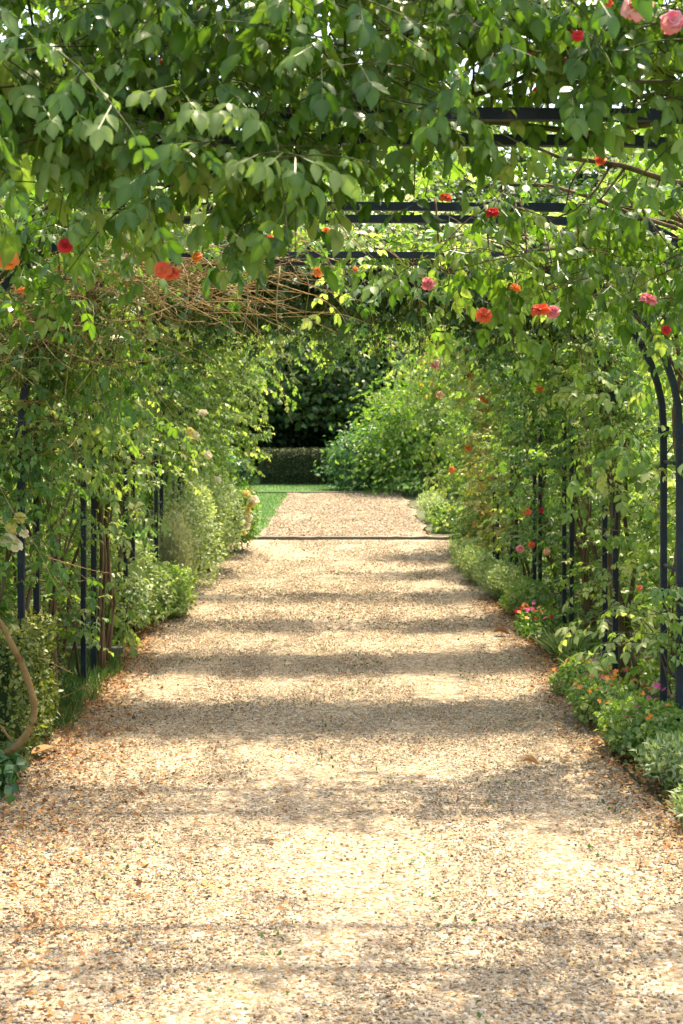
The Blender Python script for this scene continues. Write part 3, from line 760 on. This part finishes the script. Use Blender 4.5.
# thick trunks on the climbers (vine stems against the posts)
def trunk_part(key, pts, rad, mat, label):
    t = CL[key]; s = Soup(); pts = np.array(pts); rad = np.array(rad); m = 26
    u = np.linspace(0, 1, len(pts)); U = np.linspace(0, 1, m)
    Pm = np.stack([np.interp(U, u, pts[:, i]) for i in range(3)], -1); Rm = np.interp(U, u, rad)
    for q in range(5):
        ph = q * 1.257 + rng.normal(0, .3); wv = rng.uniform(3.5, 6.5)
        o = .72 * Rm * (1 + .25 * np.sin(9 * U + ph)) + .012 * np.maximum(0, U - .3) * q
        tube(s, Pm + np.stack([o * np.cos(ph + wv * U), o * np.sin(ph + wv * U), 0 * U], -1) + rng.normal(0, .0015, (m, 3)), Rm * rng.uniform(.32, .55) * (1 + .12 * np.sin(23 * U + ph)), 7)
    
    shifted(s, np.array(t.location)).build('trunk', M[mat], t)['label'] = label
trunk_part((3, -1), [at(102, 670, 8.5), at(100, 620, 8.5), at(103, 560, 8.5), at(99, 500, 8.5), at(104, 440, 8.52), at(98, 380, 8.55), at(90, 320, 8.6)], np.linspace(.022, .013, 7), 'bark', 'twisted brown trunk')
trunk_part((3, -1), [at(106, 660, 8.6), at(112, 600, 8.6), at(104, 540, 8.6), at(112, 480, 8.6), at(122, 420, 8.6)], np.linspace(.020, .010, 5), 'bark', 'second thinner twisted trunk')
trunk_part((2, -1), [at(54, 720, 7.15), at(52, 640, 7.15), at(55, 560, 7.15), at(50, 490, 7.15), at(54, 420, 7.15), at(40, 350, 7.2), at(20, 310, 7.2)], np.linspace(.018, .012, 7), 'bark', 'dark reddish-brown trunk')
trunk_part((3, 1), [at(622, 690, 8.25), at(618, 620, 8.25), at(611, 560, 8.25), at(616, 500, 8.25), at(610, 440, 8.28), at(600, 390, 8.3)], np.linspace(.03, .018, 6), 'bark', 'grey leaning trunk')
trunk_part((4, 1), [at(588, 650, 9.4), at(584, 560, 9.4), at(590, 480, 9.4), at(580, 400, 9.45)], np.linspace(.022, .012, 4), 'bark', 'slender grey trunk')

# ---- blooms ------------------------------------------------------------------------------------------
for (px, py, d, sz, c, key) in [
    (4, 257, 3.3, .036, 'orange', (0, -1)), (163, 270, 3.4, .028, 'coral', (0, -1)), (172, 274, 3.42, .022, 'coral', (0, -1)), (66, 246, 3.5, .026, 'red', (0, -1)),
    (638, 10, 3.3, .048, 'blush', (0, 1)), (672, 22, 3.35, .038, 'pink', (0, 1)), (606, 3, 3.35, .022, 'coral', (0, 1)), (578, 36, 3.35, .018, 'red', (0, 1)),
    (484, 316, 4.5, .036, 'coral', (1, 1)), (540, 311, 4.5, .034, 'coral', (1, 1)), (553, 312, 4.52, .026, 'pink', (1, 1)), (648, 300, 4.5, .030, 'pink', (1, 1)), (666, 330, 4.5, .022, 'red', (1, 1)),
    (492, 213, 4.6, .024, 'red', (1, 1)), (600, 160, 4.6, .022, 'coral', (1, 1)), (428, 284, 4.7, .026, 'pink', (1, 1)), (515, 288, 4.6, .020, 'orange', (1, 1)),
    (268, 242, 4.9, .030, 'coral', (1, -1)), (320, 92, 4.9, .026, 'orange', (1, -1)), (327, 232, 4.9, .022, 'orange', (1, -1)), (197, 257, 4.9, .024, 'orange', (1, -1)),
    (445, 198, 4.9, .024, 'coral', (1, 1)), (318, 272, 6.6, .030, 'orange', (2, -1)), (355, 270, 6.6, .022, 'orange', (2, -1)), (20, 290, 6.5, .03, 'orange', (2, -1)), (120, 235, 6.6, .03, 'orange', (2, -1)),
    (468, 448, 15.3, .05, 'orange', (8, 1)), (440, 395, 15.6, .05, 'peach', (8, 1)), (452, 470, 15.5, .045, 'orange', (8, 1)), (465, 350, 14, .05, 'orange', (7, 1)), (478, 358, 13.9, .05, 'orange', (7, 1)),
    (484, 400, 13.9, .05, 'orange', (7, 1)), (435, 365, 14.1, .05, 'pink', (7, 1)), (470, 376, 13.8, .05, 'orange', (7, 1)), (527, 512, 10.7, .034, 'coral', (5, 1)), (541, 511, 10.7, .024, 'red', (5, 1)),
    (532, 545, 10.7, .036, 'coral', (5, 1)), (520, 549, 10.6, .040, 'pink', (5, 1)), (547, 552, 10.7, .036, 'peach', (5, 1)), (640, 588, 6.6, .018, 'coral', (2, 1)),
    (190, 432, 11.7, .045, 'yellow', (5, -1)), (203, 413, 11.7, .045, 'cream', (5, -1)), (196, 436, 11.7, .045, 'cream', (5, -1)), (208, 455, 11.7, .04, 'cream', (5, -1)),
    (205, 375, 11.7, .04, 'yellow', (5, -1)), (218, 480, 15, .045, 'cream', (8, -1)), (540, 390, 9.3, .03, 'orange', (4, 1)), (525, 363, 9.4, .03, 'orange', (4, 1))]:
    bloom(CL[key], at(px, py, d - (.32 if d < 5.2 else .9 if d > 9 else .2)), sz, c)
for i in range(30):
    px, py = random.choice([(225, 20), (100, 45), (150, 50), (190, 85), (310, 80), (420, 55), (385, 30), (560, 20), (630, 70), (540, 78)])
    bud(CL[(0, -1 if px < 380 else 1)], at(px + random.gauss(0, 16), py + random.gauss(0, 12), 3.25 + random.uniform(0, .15)), random.uniform(.010, .017))

# ------------------------------------------------------------------ bushes, border plants
def lump_dirs(n):
    v = nrm(rng.normal(0, 1, (n, 3))); v[:, 2] = np.where(v[:, 2] < -.2, -v[:, 2], v[:, 2]); return v
def bush(name, label, cat, c, r, n, leaf, mat, hi=0, lumps=7, width=1.0, group=None, stems=4, inner=.35, upright=.0, bark='bark', thin=False, rough=.10):
    c = np.asarray(c, float); r = np.asarray(r, float)
    t = thing(name, label, cat, tuple(c), group)
    fol, st = Soup(), Soup()
    lc = lump_dirs(lumps) * .5 * r * rng.uniform(.6, 1.1, (lumps, 1)) + np.stack([0 * np.arange(lumps), 0 * np.arange(lumps), r[2] * np.where(np.arange(lumps) % 2, .95, .55)], -1)
    lr = r * rng.uniform(.42, .65, (lumps, 1))
    k = rng.integers(0, lumps, n)
    dv = nrm(rng.normal(0, 1, (n, 3)))
    rad = np.where(rng.uniform(0, 1, n) < inner, rng.uniform(.3, 1, n), rng.normal(1, rough, n))
    P = lc[k] + dv * lr[k] * rad[:, None]
    P = P[P[:, 2] > .01]; dv2 = nrm(P - np.array([0, 0, r[2] * .5])); n = len(P)
    A = dv2 * .5 + rng.normal(0, .6, (n, 3)) + UP * upright - UP * (.15 if upright == 0 else 0)
    N = dv2 + UP * .5 + rng.normal(0, .5, (n, 3))
    lt = rng.uniform(.2, .8, lumps)
    leaves(fol, P, A, N, leaf * rng.uniform(.65, 1.3, n), np.clip(np.take(lt, rng.integers(0, lumps, n)) * .5 + rng.uniform(0, .6, n), 0, 1), 2 if thin else hi, width)
    for i in range(stems):
        e = lc[i % lumps] * .95
        b = np.array([rng.normal(0, .15) * r[0], rng.normal(0, .15) * r[1], -.02])
        st = Soup(); tube(st, smooth([b, b * .6 + e * .4 + rng.normal(0, .03, 3), e], 8), np.linspace(.02, .006, 8) * min(1.5, r[2] * 1.2), 6)
        st.build('stem', M[bark], t)
    fol.build('foliage', M[mat], t)
    return t

def hedge(name, label, x0, x1, y0, y1, h, n, leaf, mat, z0=0):
    t = thing(name, label, 'hedge', ((x0 + x1) / 2, (y0 + y1) / 2, z0))
    s = Soup(); box(s, (0, 0, h / 2 - .03), (x1 - x0 - .12, y1 - y0 - .12, h - .1)); s.build('filler_core', M['dark'], t, smooth=False)  # solid dark box added to stop see-through; no branches modelled
    f = Soup(); a = np.array([x1 - x0, y1 - y0, h])
    ar = np.array([a[1] * a[2], a[1] * a[2], a[0] * a[2], a[0] * a[2], a[0] * a[1]]); k = rng.choice(5, n, p=ar / ar.sum())
    u = rng.uniform(-.5, .5, (n, 3)) * a
    nn = np.array([[-1, 0, 0], [1, 0, 0], [0, -1, 0], [0, 1, 0], [0, 0, 1.0]])[k]
    dep = np.abs(rng.normal(0, .035, n)) - .02
    lump = .02 * np.sin(u[:, 0] * 11 + 1) * np.sin(u[:, 1] * 9) + .015 * np.sin(u[:, 2] * 17)
    P = np.where(nn != 0, nn * a / 2, u) - nn * (dep + lump)[:, None]; P[:, 2] += h / 2
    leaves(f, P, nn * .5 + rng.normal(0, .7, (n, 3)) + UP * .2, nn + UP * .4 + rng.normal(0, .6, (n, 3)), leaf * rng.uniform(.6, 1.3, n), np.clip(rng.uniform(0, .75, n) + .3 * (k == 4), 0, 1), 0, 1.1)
    f.build('foliage', M[mat], t)
    return t

def clump(name, label, cat, c, r, h, n, mat, width=.35, group=None, arch_=.5):
    """tuft of blades rising from a point"""
    s = Soup(); a = rng.uniform(0, 6.3, n); q = np.sqrt(rng.uniform(0, 1, n)) * r * .6
    P = np.stack([np.cos(a) * q, np.sin(a) * q, np.zeros(n)], -1)
    A = np.stack([np.cos(a) * arch_, np.sin(a) * arch_, np.ones(n)], -1) + rng.normal(0, .25, (n, 3))
    N = np.stack([np.cos(a), np.sin(a), .3 * np.ones(n)], -1) * -1
    leaves(s, P, A, N, h * rng.uniform(.6, 1.2, n), rng.uniform(0, 1, n), 2, width)
    o = s.build(name, M[mat]); o.location = tuple(c); tag(o, label, cat, group); return o

# right border, front to back
bush('cotton_lavender', 'feathery grey-green mound at the right edge, nearest plant to the camera', 'plant', (1.50, 5.45, 0), (.26, .26, .13), 5200, .035, 'grey', thin=True, upright=.6, stems=2, width=1.6)
bush('cotton_lavender', 'feathery grey-green mound directly behind the nearest one, under the right posts', 'plant', (1.47, 6.0, 0), (.24, .24, .12), 4600, .035, 'grey', thin=True, upright=.6, stems=2, width=1.6)
def flowered(t, c, r, specs, seed=0):
    for (cnt, col, size) in specs:
        for i in range(cnt):
            a = random.uniform(0, 6.3); q = math.sqrt(random.random())
            x, y = math.cos(a) * q * r[0], math.sin(a) * q * r[1]
            z = 2 * r[2] * (1 - .35 * q * q) * random.uniform(.92, 1.15)
            flower(t, (c[0] + x, c[1] + y, z), size, col)
for (c, r, n, lab, sp) in [
    ((1.44, 6.62, 0), (.25, .30, .14), 2600, 'geranium with magenta flowers in front of the nearest right posts', [(11, 'magenta', .015), (6, 'orange', .013)]),
    ((1.36, 7.25, 0), (.22, .30, .13), 2400, 'geranium thick with orange and pink flowers between the second and third right posts', [(18, 'orange', .015), (8, 'magenta', .014), (8, 'red', .012)]),
    ((1.34, 8.0, 0), (.17, .30, .09), 1500, 'low geranium with a few orange flowers spilling onto the gravel edge', [(12, 'orange', .015), (5, 'magenta', .014)])]:
    t = bush('geranium', lab, 'flowering plant', c, r, int(n * 1.8), .028, 'light', lumps=9, stems=3, width=1.4, group='geraniums along the right edge')
    flowered(t, c, r, sp)
clump('grass_clump', 'strappy pale green leaf tuft under the fourth arch on the right', 'plant', (1.47, 8.5, 0), .16, .16, 260, 'grey', .4)
clump('grass_clump', 'strappy green leaf tuft beside the slender grey trunk on the right', 'plant', (1.44, 9.25, 0), .18, .18, 280, 'grey', .4)
t = bush('border_plant', 'low green plant with red flowers at the right edge, half way down the path', 'flowering plant', (1.36, 10.1, 0), (.17, .38, .10), 1700, .035, 'mid', stems=3)
flowered(t, (1.36, 10.1, 0), (.17, .38, .10), [(10, 'orange', .019), (8, 'magenta', .018), (6, 'red', .018)])
bush('border_plant', 'green leafy plant behind the red flowers on the right edge', 'plant', (1.40, 11.1, 0), (.20, .4, .15), 1800, .04, 'light', stems=3)
bush('lady_mantle', 'frothy pale yellow-green plant on the right edge, nearest of the frothy three', 'plant', (1.28, 12.0, 0), (.20, .5, .17), 3600, .03, 'grey', stems=3, upright=.5)
bush('lady_mantle', 'frothy pale yellow-green plant on the right edge, middle of the frothy three', 'plant', (1.24, 13.1, 0), (.20, .5, .19), 3600, .03, 'grey', stems=3, upright=.5)
bush('lady_mantle', 'frothy pale yellow-green plant on the right edge, farthest of the frothy three', 'plant', (1.26, 14.3, 0), (.2, .5, .16), 3000, .03, 'grey', stems=3, upright=.5)
bush('border_plant', 'dark leafy plant at the right end of the timber step', 'plant', (1.5, 16.2, 0), (.28, .6, .22), 2200, .045, 'mid', stems=3)
bush('border_plant', 'pale grassy plant beyond the timber step on the right of far gravel', 'plant', (1.28, 20.2, 0), (.27, 1.0, .24), 3600, .045, 'grey', stems=3, upright=.8, thin=True, width=1.8)
bush('border_plant', 'small green plant just past the timber step on the right', 'plant', (1.32, 18.4, 0), (.28, .4, .22), 1800, .05, 'light', stems=3)

# left border, front to back
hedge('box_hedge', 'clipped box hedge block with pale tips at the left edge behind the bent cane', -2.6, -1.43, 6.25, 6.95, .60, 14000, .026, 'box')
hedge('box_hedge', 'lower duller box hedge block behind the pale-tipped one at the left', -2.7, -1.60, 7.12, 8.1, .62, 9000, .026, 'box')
bush('ivy', 'low glossy ivy at the left path edge under the bent cane', 'plant', (-1.62, 5.95, 0), (.26, .35, .09), 1200, .045, 'blue', width=1.5, stems=2)
bush('variegated_shrub', 'pale variegated shrub to the left of the path, beside twisted trunks', 'shrub', (-1.58, 10.1, 0), (.34, .5, .40), 6500, .035, 'grey', stems=4)
bush('variegated_shrub', 'small pale shrub low in front of the smoky grey plant on the left', 'shrub', (-1.42, 10.9, 0), (.24, .4, .24), 3600, .034, 'light', stems=3)
bush('bronze_fennel', 'smoky grey-green feathery plant standing upright at the left edge', 'plant', (-1.40, 11.6, 0), (.17, .24, .44), 6500, .06, 'fennel', thin=True, upright=1.0, stems=6, width=.4, rough=.34, lumps=11)
bush('silver_shrub', 'silvery sunlit shrub on the left, nearest of the silvery three', 'shrub', (-1.42, 12.9, 0), (.36, .6, .60), 8500, .036, 'grey', stems=4)
bush('silver_shrub', 'silvery sunlit shrub on the left, middle of the silvery three', 'shrub', (-1.38, 14.2, 0), (.38, .6, .64), 8500, .036, 'grey', stems=4)
bush('silver_shrub', 'silvery sunlit shrub on the left, farthest of the silvery three', 'shrub', (-1.52, 15.3, 0), (.34, .6, .60), 8000, .038, 'light', stems=4)
c = (-1.22, 16.0, 0)
t = bush('rose_bush', 'rose bush with yellow and cream blooms leaning over the left end of the timber step', 'rose bush', c, (.30, .45, .42), 4200, .045, 'mid', stems=4)
for (px, py, sz, col) in [(246, 494, .05, 'yellow'), (254, 500, .055, 'cream'), (251, 505, .05, 'yellow'), (247, 511, .045, 'yellow'), (249, 518, .055, 'cream'), (221, 521, .05, 'yellow'), (246, 526, .05, 'cream'), (243, 533, .04, 'yellow')]:
    bloom(t, at(px, py, 15.4), sz * 1.25, col)
c = (-1.92, 7.05, 0)
t = bush('rose_bush', 'rose bush with pale yellow blooms outside the tunnel, seen at the far left', 'rose bush', c, (.36, .4, .55), 4500, .045, 'light', stems=5)
for (px, py, sz, col) in [(12, 528, .05, 'yellow'), (8, 540, .055, 'cream'), (20, 518, .045, 'yellow'), (14, 545, .06, 'cream'), (4, 520, .04, 'yellow'), (22, 533, .045, 'cream')]:
    bloom(t, at(px, py, 6.45), sz * .8, col)

# grass patch at left, lawn blades (stuff)
s = Soup(); n = 5200
x = rng.uniform(-1.98, -1.34, n); y = rng.uniform(7.05, 9.15, n)
keep = x < -1.38 + .03 * np.sin(9 * y); x, y = x[keep], y[keep]; n = len(x)
leaves(s, np.stack([x, y, 0 * x], -1), rng.normal(0, .45, (n, 3)) + UP, rng.normal(0, 1, (n, 3)), rng.uniform(.04, .12, n), rng.uniform(0, 1, n), 2, .35)
stuff(s.build('grass', M['grass']), 'rough green grass patch beside the left path edge', 'grass')
s = Soup(); n = 26000
x = np.concatenate([rng.uniform(-2.6, -1.05, 11000), rng.uniform(-4, 5, 15000)]); y = np.concatenate([rng.uniform(17.6, 26.6, 11000), rng.uniform(26.85, 30.2, 15000)])
leaves(s, np.stack([x, y, .04 + 0 * x], -1), rng.normal(0, .5, (n, 3)) + UP, rng.normal(0, 1, (n, 3)), rng.uniform(.03, .07, n), rng.uniform(0, 1, n), 2, .5)
stuff(s.build('lawn_grass', M['grass']), 'short mown grass of the lawn beyond the tunnel', 'grass')
# low ground cover under the climbers
s = Soup(); n = 16000
y = rng.uniform(4.2, 17.3, n); sd = rng.uniform(0, 1, n) < .5
x = np.where(sd, xr(y) + .02 + np.abs(rng.normal(0, .55, n)), xl(y) - .04 - np.abs(rng.normal(0, .6, n)))
bad = (~sd) & (y > 7.0) & (y < 9.3) & (x > -2.0); x, y = x[~bad], y[~bad]; n = len(x)
leaves(s, np.stack([x, y, rng.uniform(.0, .09, n)], -1), rng.normal(0, .7, (n, 3)) + UP * .5, UP + rng.normal(0, .6, (n, 3)), rng.uniform(.02, .05, n), rng.uniform(0, 1, n), 0, 1.1)
stuff(s.build('ground_cover', M['mid']), 'low green ground cover under the climbers on both sides', 'ground cover')

# shrubs behind the climbers
ORD = ['first', 'second', 'third', 'fourth', 'fifth', 'sixth', 'seventh', 'eighth', 'ninth']
mats_r = ['hazel', 'light', 'hazel', 'light', 'mid', 'light', 'mid']
mats_l = ['mid', 'light', 'mid', 'light', 'hazel', 'mid', 'light']
for i in range(7):
    yy = 7.0 + 2.0 * i
    bush('garden_shrub', f'sunlit shrub outside the right wall of the tunnel, {ORD[i]} from the camera', 'shrub', (3.1 + random.uniform(-.2, .4), yy + random.uniform(-.3, .3), 0), (.85, .95, random.uniform(.75, 1.15)), 3600, .075, mats_r[i], group='shrubs outside the tunnel', stems=5)
    bush('garden_shrub', f'green shrub outside the left wall of the tunnel, {ORD[i]} from the camera', 'shrub', (-3.2 - random.uniform(-.2, .4), yy + random.uniform(-.3, .3), 0), (.85, .95, random.uniform(.7, 1.1)), 3600, .075, mats_l[i], group='shrubs outside the tunnel', stems=5)

for i, (x, y, h, m) in enumerate([(-2.55, 8.9, .80, 'light'), (-2.45, 10.6, .85, 'hazel'), (-2.4, 12.4, .9, 'light'), (2.45, 8.4, .80, 'hazel'), (2.4, 10.2, .85, 'light'), (2.4, 12.0, .9, 'hazel')]):
    sd = 'left' if x < 0 else 'right'; q = ['nearest', 'middle', 'farthest'][i % 3]
    bush('flowering_shrub', f'bright shrub close behind the posts on the {sd}, {q} of three', 'shrub', (x, y, 0), (.55, .8, h), 5200, .05, m, group='bright shrubs behind the posts', stems=5)
# big shrubs past the tunnel, right of the far gravel
bush('rhododendron', 'big blue-green loose shrub leaning over the far gravel, right of the hedge', 'shrub', (.55, 27.8, 0), (1.0, .9, .68), 5600, .10, 'blue', stems=6, lumps=13, rough=.2)
bush('rhododendron', 'large mid-green mounded shrub behind the far gravel on the right', 'shrub', (2.0, 26.5, 0), (1.75, 1.4, 1.28), 14000, .10, 'mid', stems=7, lumps=15, rough=.2)
bush('rhododendron', 'tall yellow-green shrub closing the right side just past the last arch', 'shrub', (2.35, 20.8, 0), (.95, 1.5, 1.15), 8500, .08, 'mid', stems=6)
bush('rhododendron', 'tall leafy shrub just past the last arch, left of the lawn strip', 'shrub', (-2.55, 20.5, 0), (.95, 1.4, 1.15), 7000, .08, 'mid', stems=6)
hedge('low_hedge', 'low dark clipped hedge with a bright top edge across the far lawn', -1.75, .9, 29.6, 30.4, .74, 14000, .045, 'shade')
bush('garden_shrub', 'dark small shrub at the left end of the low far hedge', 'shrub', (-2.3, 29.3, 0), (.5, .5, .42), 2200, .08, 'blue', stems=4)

# ------------------------------------------------------------------ trees
def tree(name, label, c, h, crown_r, crown_z0, n, leaf, mat, trunk_r=.2, lumps=16, group='trees around the garden', sprays=0):
    t = thing(name, label, 'tree', c, group)
    st, fo = Soup(), Soup()
    n_ = 8; z = np.linspace(-.1, h * .8, n_)
    tube(st, np.stack([.12 * np.sin(z * .7), .1 * np.cos(z * .9), z], -1), np.linspace(trunk_r, trunk_r * .25, n_), 10)
    hz = (h - crown_z0) / 2; cz = crown_z0 + hz
    lc = nrm(rng.normal(0, 1, (lumps, 3))) * np.array([crown_r, crown_r, hz]) * rng.uniform(.45, .85, (lumps, 1)) + np.array([0, 0, cz])
    lr = rng.uniform(.28, .46, lumps) * crown_r
    for i in range(lumps):
        b = np.array([0, 0, max(crown_z0 * .7, lc[i, 2] - crown_r * .6)]); e = lc[i]
        m = (b + e) / 2 + rng.normal(0, .12, 3); tube(st, [b, m, e], np.array([.35, .2, .08]) * trunk_r, 6)
    k = rng.integers(0, lumps, n); dv = nrm(rng.normal(0, 1, (n, 3)))
    rad = rng.uniform(.25, 1.0, n) ** .5 * rng.normal(1, .1, n)
    P = lc[k] + dv * (lr[k] * rad)[:, None] * np.array([1.1, 1.1, .7])
    A = dv * .6 + rng.normal(0, .6, (n, 3)) - UP * .35; N = UP * .8 + dv * .6 + rng.normal(0, .4, (n, 3))
    leaves(fo, P, A, N, leaf * rng.uniform(.7, 1.3, n), np.clip(rng.uniform(0, .7, n) + .3 * rng.uniform(-.3, 1, lumps)[k], 0, 1), 0, 1.3)
    st.build('trunk', M['trunk'], t); fo.build('crown', M[mat], t)
    return t
for (x, y, rx, lab) in [(-4.6, 35, 1.9, 'left end'), (-1.6, 35.6, 1.8, 'left of middle'), (1.3, 35.4, 1.8, 'right of middle'), (4.4, 35, 1.9, 'right end'), (-.1, 36.8, 1.7, 'middle'), (-7.6, 34.5, 1.9, 'farthest left')]:
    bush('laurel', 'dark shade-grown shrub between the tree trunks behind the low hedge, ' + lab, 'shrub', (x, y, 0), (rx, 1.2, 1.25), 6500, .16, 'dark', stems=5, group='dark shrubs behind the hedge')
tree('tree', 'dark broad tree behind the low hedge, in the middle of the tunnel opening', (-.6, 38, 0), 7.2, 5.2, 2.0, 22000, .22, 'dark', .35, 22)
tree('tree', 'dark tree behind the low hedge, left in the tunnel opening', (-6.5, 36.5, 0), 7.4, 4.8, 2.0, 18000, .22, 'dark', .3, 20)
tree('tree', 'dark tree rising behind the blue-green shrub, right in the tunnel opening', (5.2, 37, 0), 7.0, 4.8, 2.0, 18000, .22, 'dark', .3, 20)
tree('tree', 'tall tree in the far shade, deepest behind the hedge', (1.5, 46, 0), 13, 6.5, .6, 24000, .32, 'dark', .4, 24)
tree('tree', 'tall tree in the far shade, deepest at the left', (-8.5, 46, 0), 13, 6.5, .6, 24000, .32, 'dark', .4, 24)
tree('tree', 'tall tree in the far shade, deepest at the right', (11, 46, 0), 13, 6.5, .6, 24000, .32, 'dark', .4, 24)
hedge('backdrop_hedge', 'added dark backdrop hedge covering the bright horizon behind all the trees', -26, 26, 52, 53.5, 3.6, 16000, .2, 'dark')  # dark backdrop added to cover bright far ground between the laurels
# sunlit low boughs in front of the dark trees
def bough_tree(label, c, boughs, mat):
    t = thing('maple_tree', label, 'tree', c, 'trees around the garden'); st, fo = Soup(), Soup()
    c = np.array(c); 
    tube(st, [(0, 0, -.1), (.05, 0, 1.5), (-.05, .05, 3), (0, 0, 5)], [.16, .14, .11, .05], 9)
    for (px, py, d, rx, rz, n) in boughs:
        e = at(px, py, d) - c
        tube(st, [(0, 0, max(1.2, e[2] - .3)), (e * .5) + np.array([0, 0, .25 + max(1.2, e[2] - .3) * .5 - .25 * e[2]]), e], [.06, .035, .012], 6)
        dv = rng.normal(0, 1, (n, 3)) * np.array([rx, .5, rz])
        layer = np.round(dv[:, 2] / .22) * .22; dv[:, 2] = layer + rng.normal(0, .05, n) - .08 * np.abs(dv[:, 0])
        leaves(fo, e + dv, rng.normal(0, .8, (n, 3)) - UP * .4 - np.array([0, .3, 0]), UP + np.array([0, -.5, 0]) + rng.normal(0, .4, (n, 3)), rng.uniform(.09, .17, n), rng.uniform(0, 1, n), 0, 1.5)
    st.build('trunk', M['trunk'], t); fo.build('crown', M[mat], t)
bough_tree('young tree with bright sunlit boughs in front of the dark shade beyond the hedge', (.3, 33.0, 0),
           [(285, 395, 32, .55, .22, 420), (320, 375, 32, .6, .25, 460), (350, 405, 32, .5, .2, 300), (265, 370, 32, .5, .3, 380), (370, 380, 32.2, .5, .25, 260), (300, 355, 32, .8, .25, 480), (345, 350, 32, .8, .25, 380), (300, 415, 32, .35, .12, 120)], 'maple')
for i, (x, y, h, r, m, lab) in enumerate([
    (7.5, 13, 5.6, 2.4, 'hazel', 'pale green tree outside the tunnel on the right, nearest of that row'),
    (6.4, 19.5, 5.4, 2.4, 'hazel', 'pale green tree outside the tunnel on the right, middle of that row'),
    (9.5, 26, 6.6, 3.0, 'hazel', 'pale green tree outside the tunnel on the right, farthest of that row'),
    (6.2, 30, 7.2, 2.6, 'maple', 'green tree standing behind the mounded shrubs on the right'),
    (-7.2, 12, 6.4, 2.7, 'maple', 'green tree outside the tunnel on the left, nearest of that row'),
    (-6.6, 18.5, 6.8, 2.8, 'hazel', 'light green tree outside the tunnel on the left, middle of that row'),
    (-8.0, 26, 7.4, 3.0, 'maple', 'green tree outside the tunnel on the left, farthest of that row'),
    (-13, 18, 8.5, 3.6, 'maple', 'tall green tree behind the left row of trees'),
    (4.9, 22.5, 7.2, 2.3, 'hazel', 'pale green tree rising straight behind the right end of the tunnel'),
    (-3.9, 25.0, 7.0, 2.2, 'hazel', 'pale green tree rising straight behind the left end of the tunnel'),
    (1.2, 34.5, 10.0, 3.0, 'hazel', 'tall pale green tree with a high crown rising above the hedge end of the tunnel'),
    (14.5, 20, 7.0, 3.6, 'maple', 'tall green tree behind the right row of trees')]):
    tree('garden_tree', lab, (x, y, 0), h, r, 4.6 if y > 34 else 2.4 if 24 < y < 26 else .9, 8500, .13, m, .14, 16)
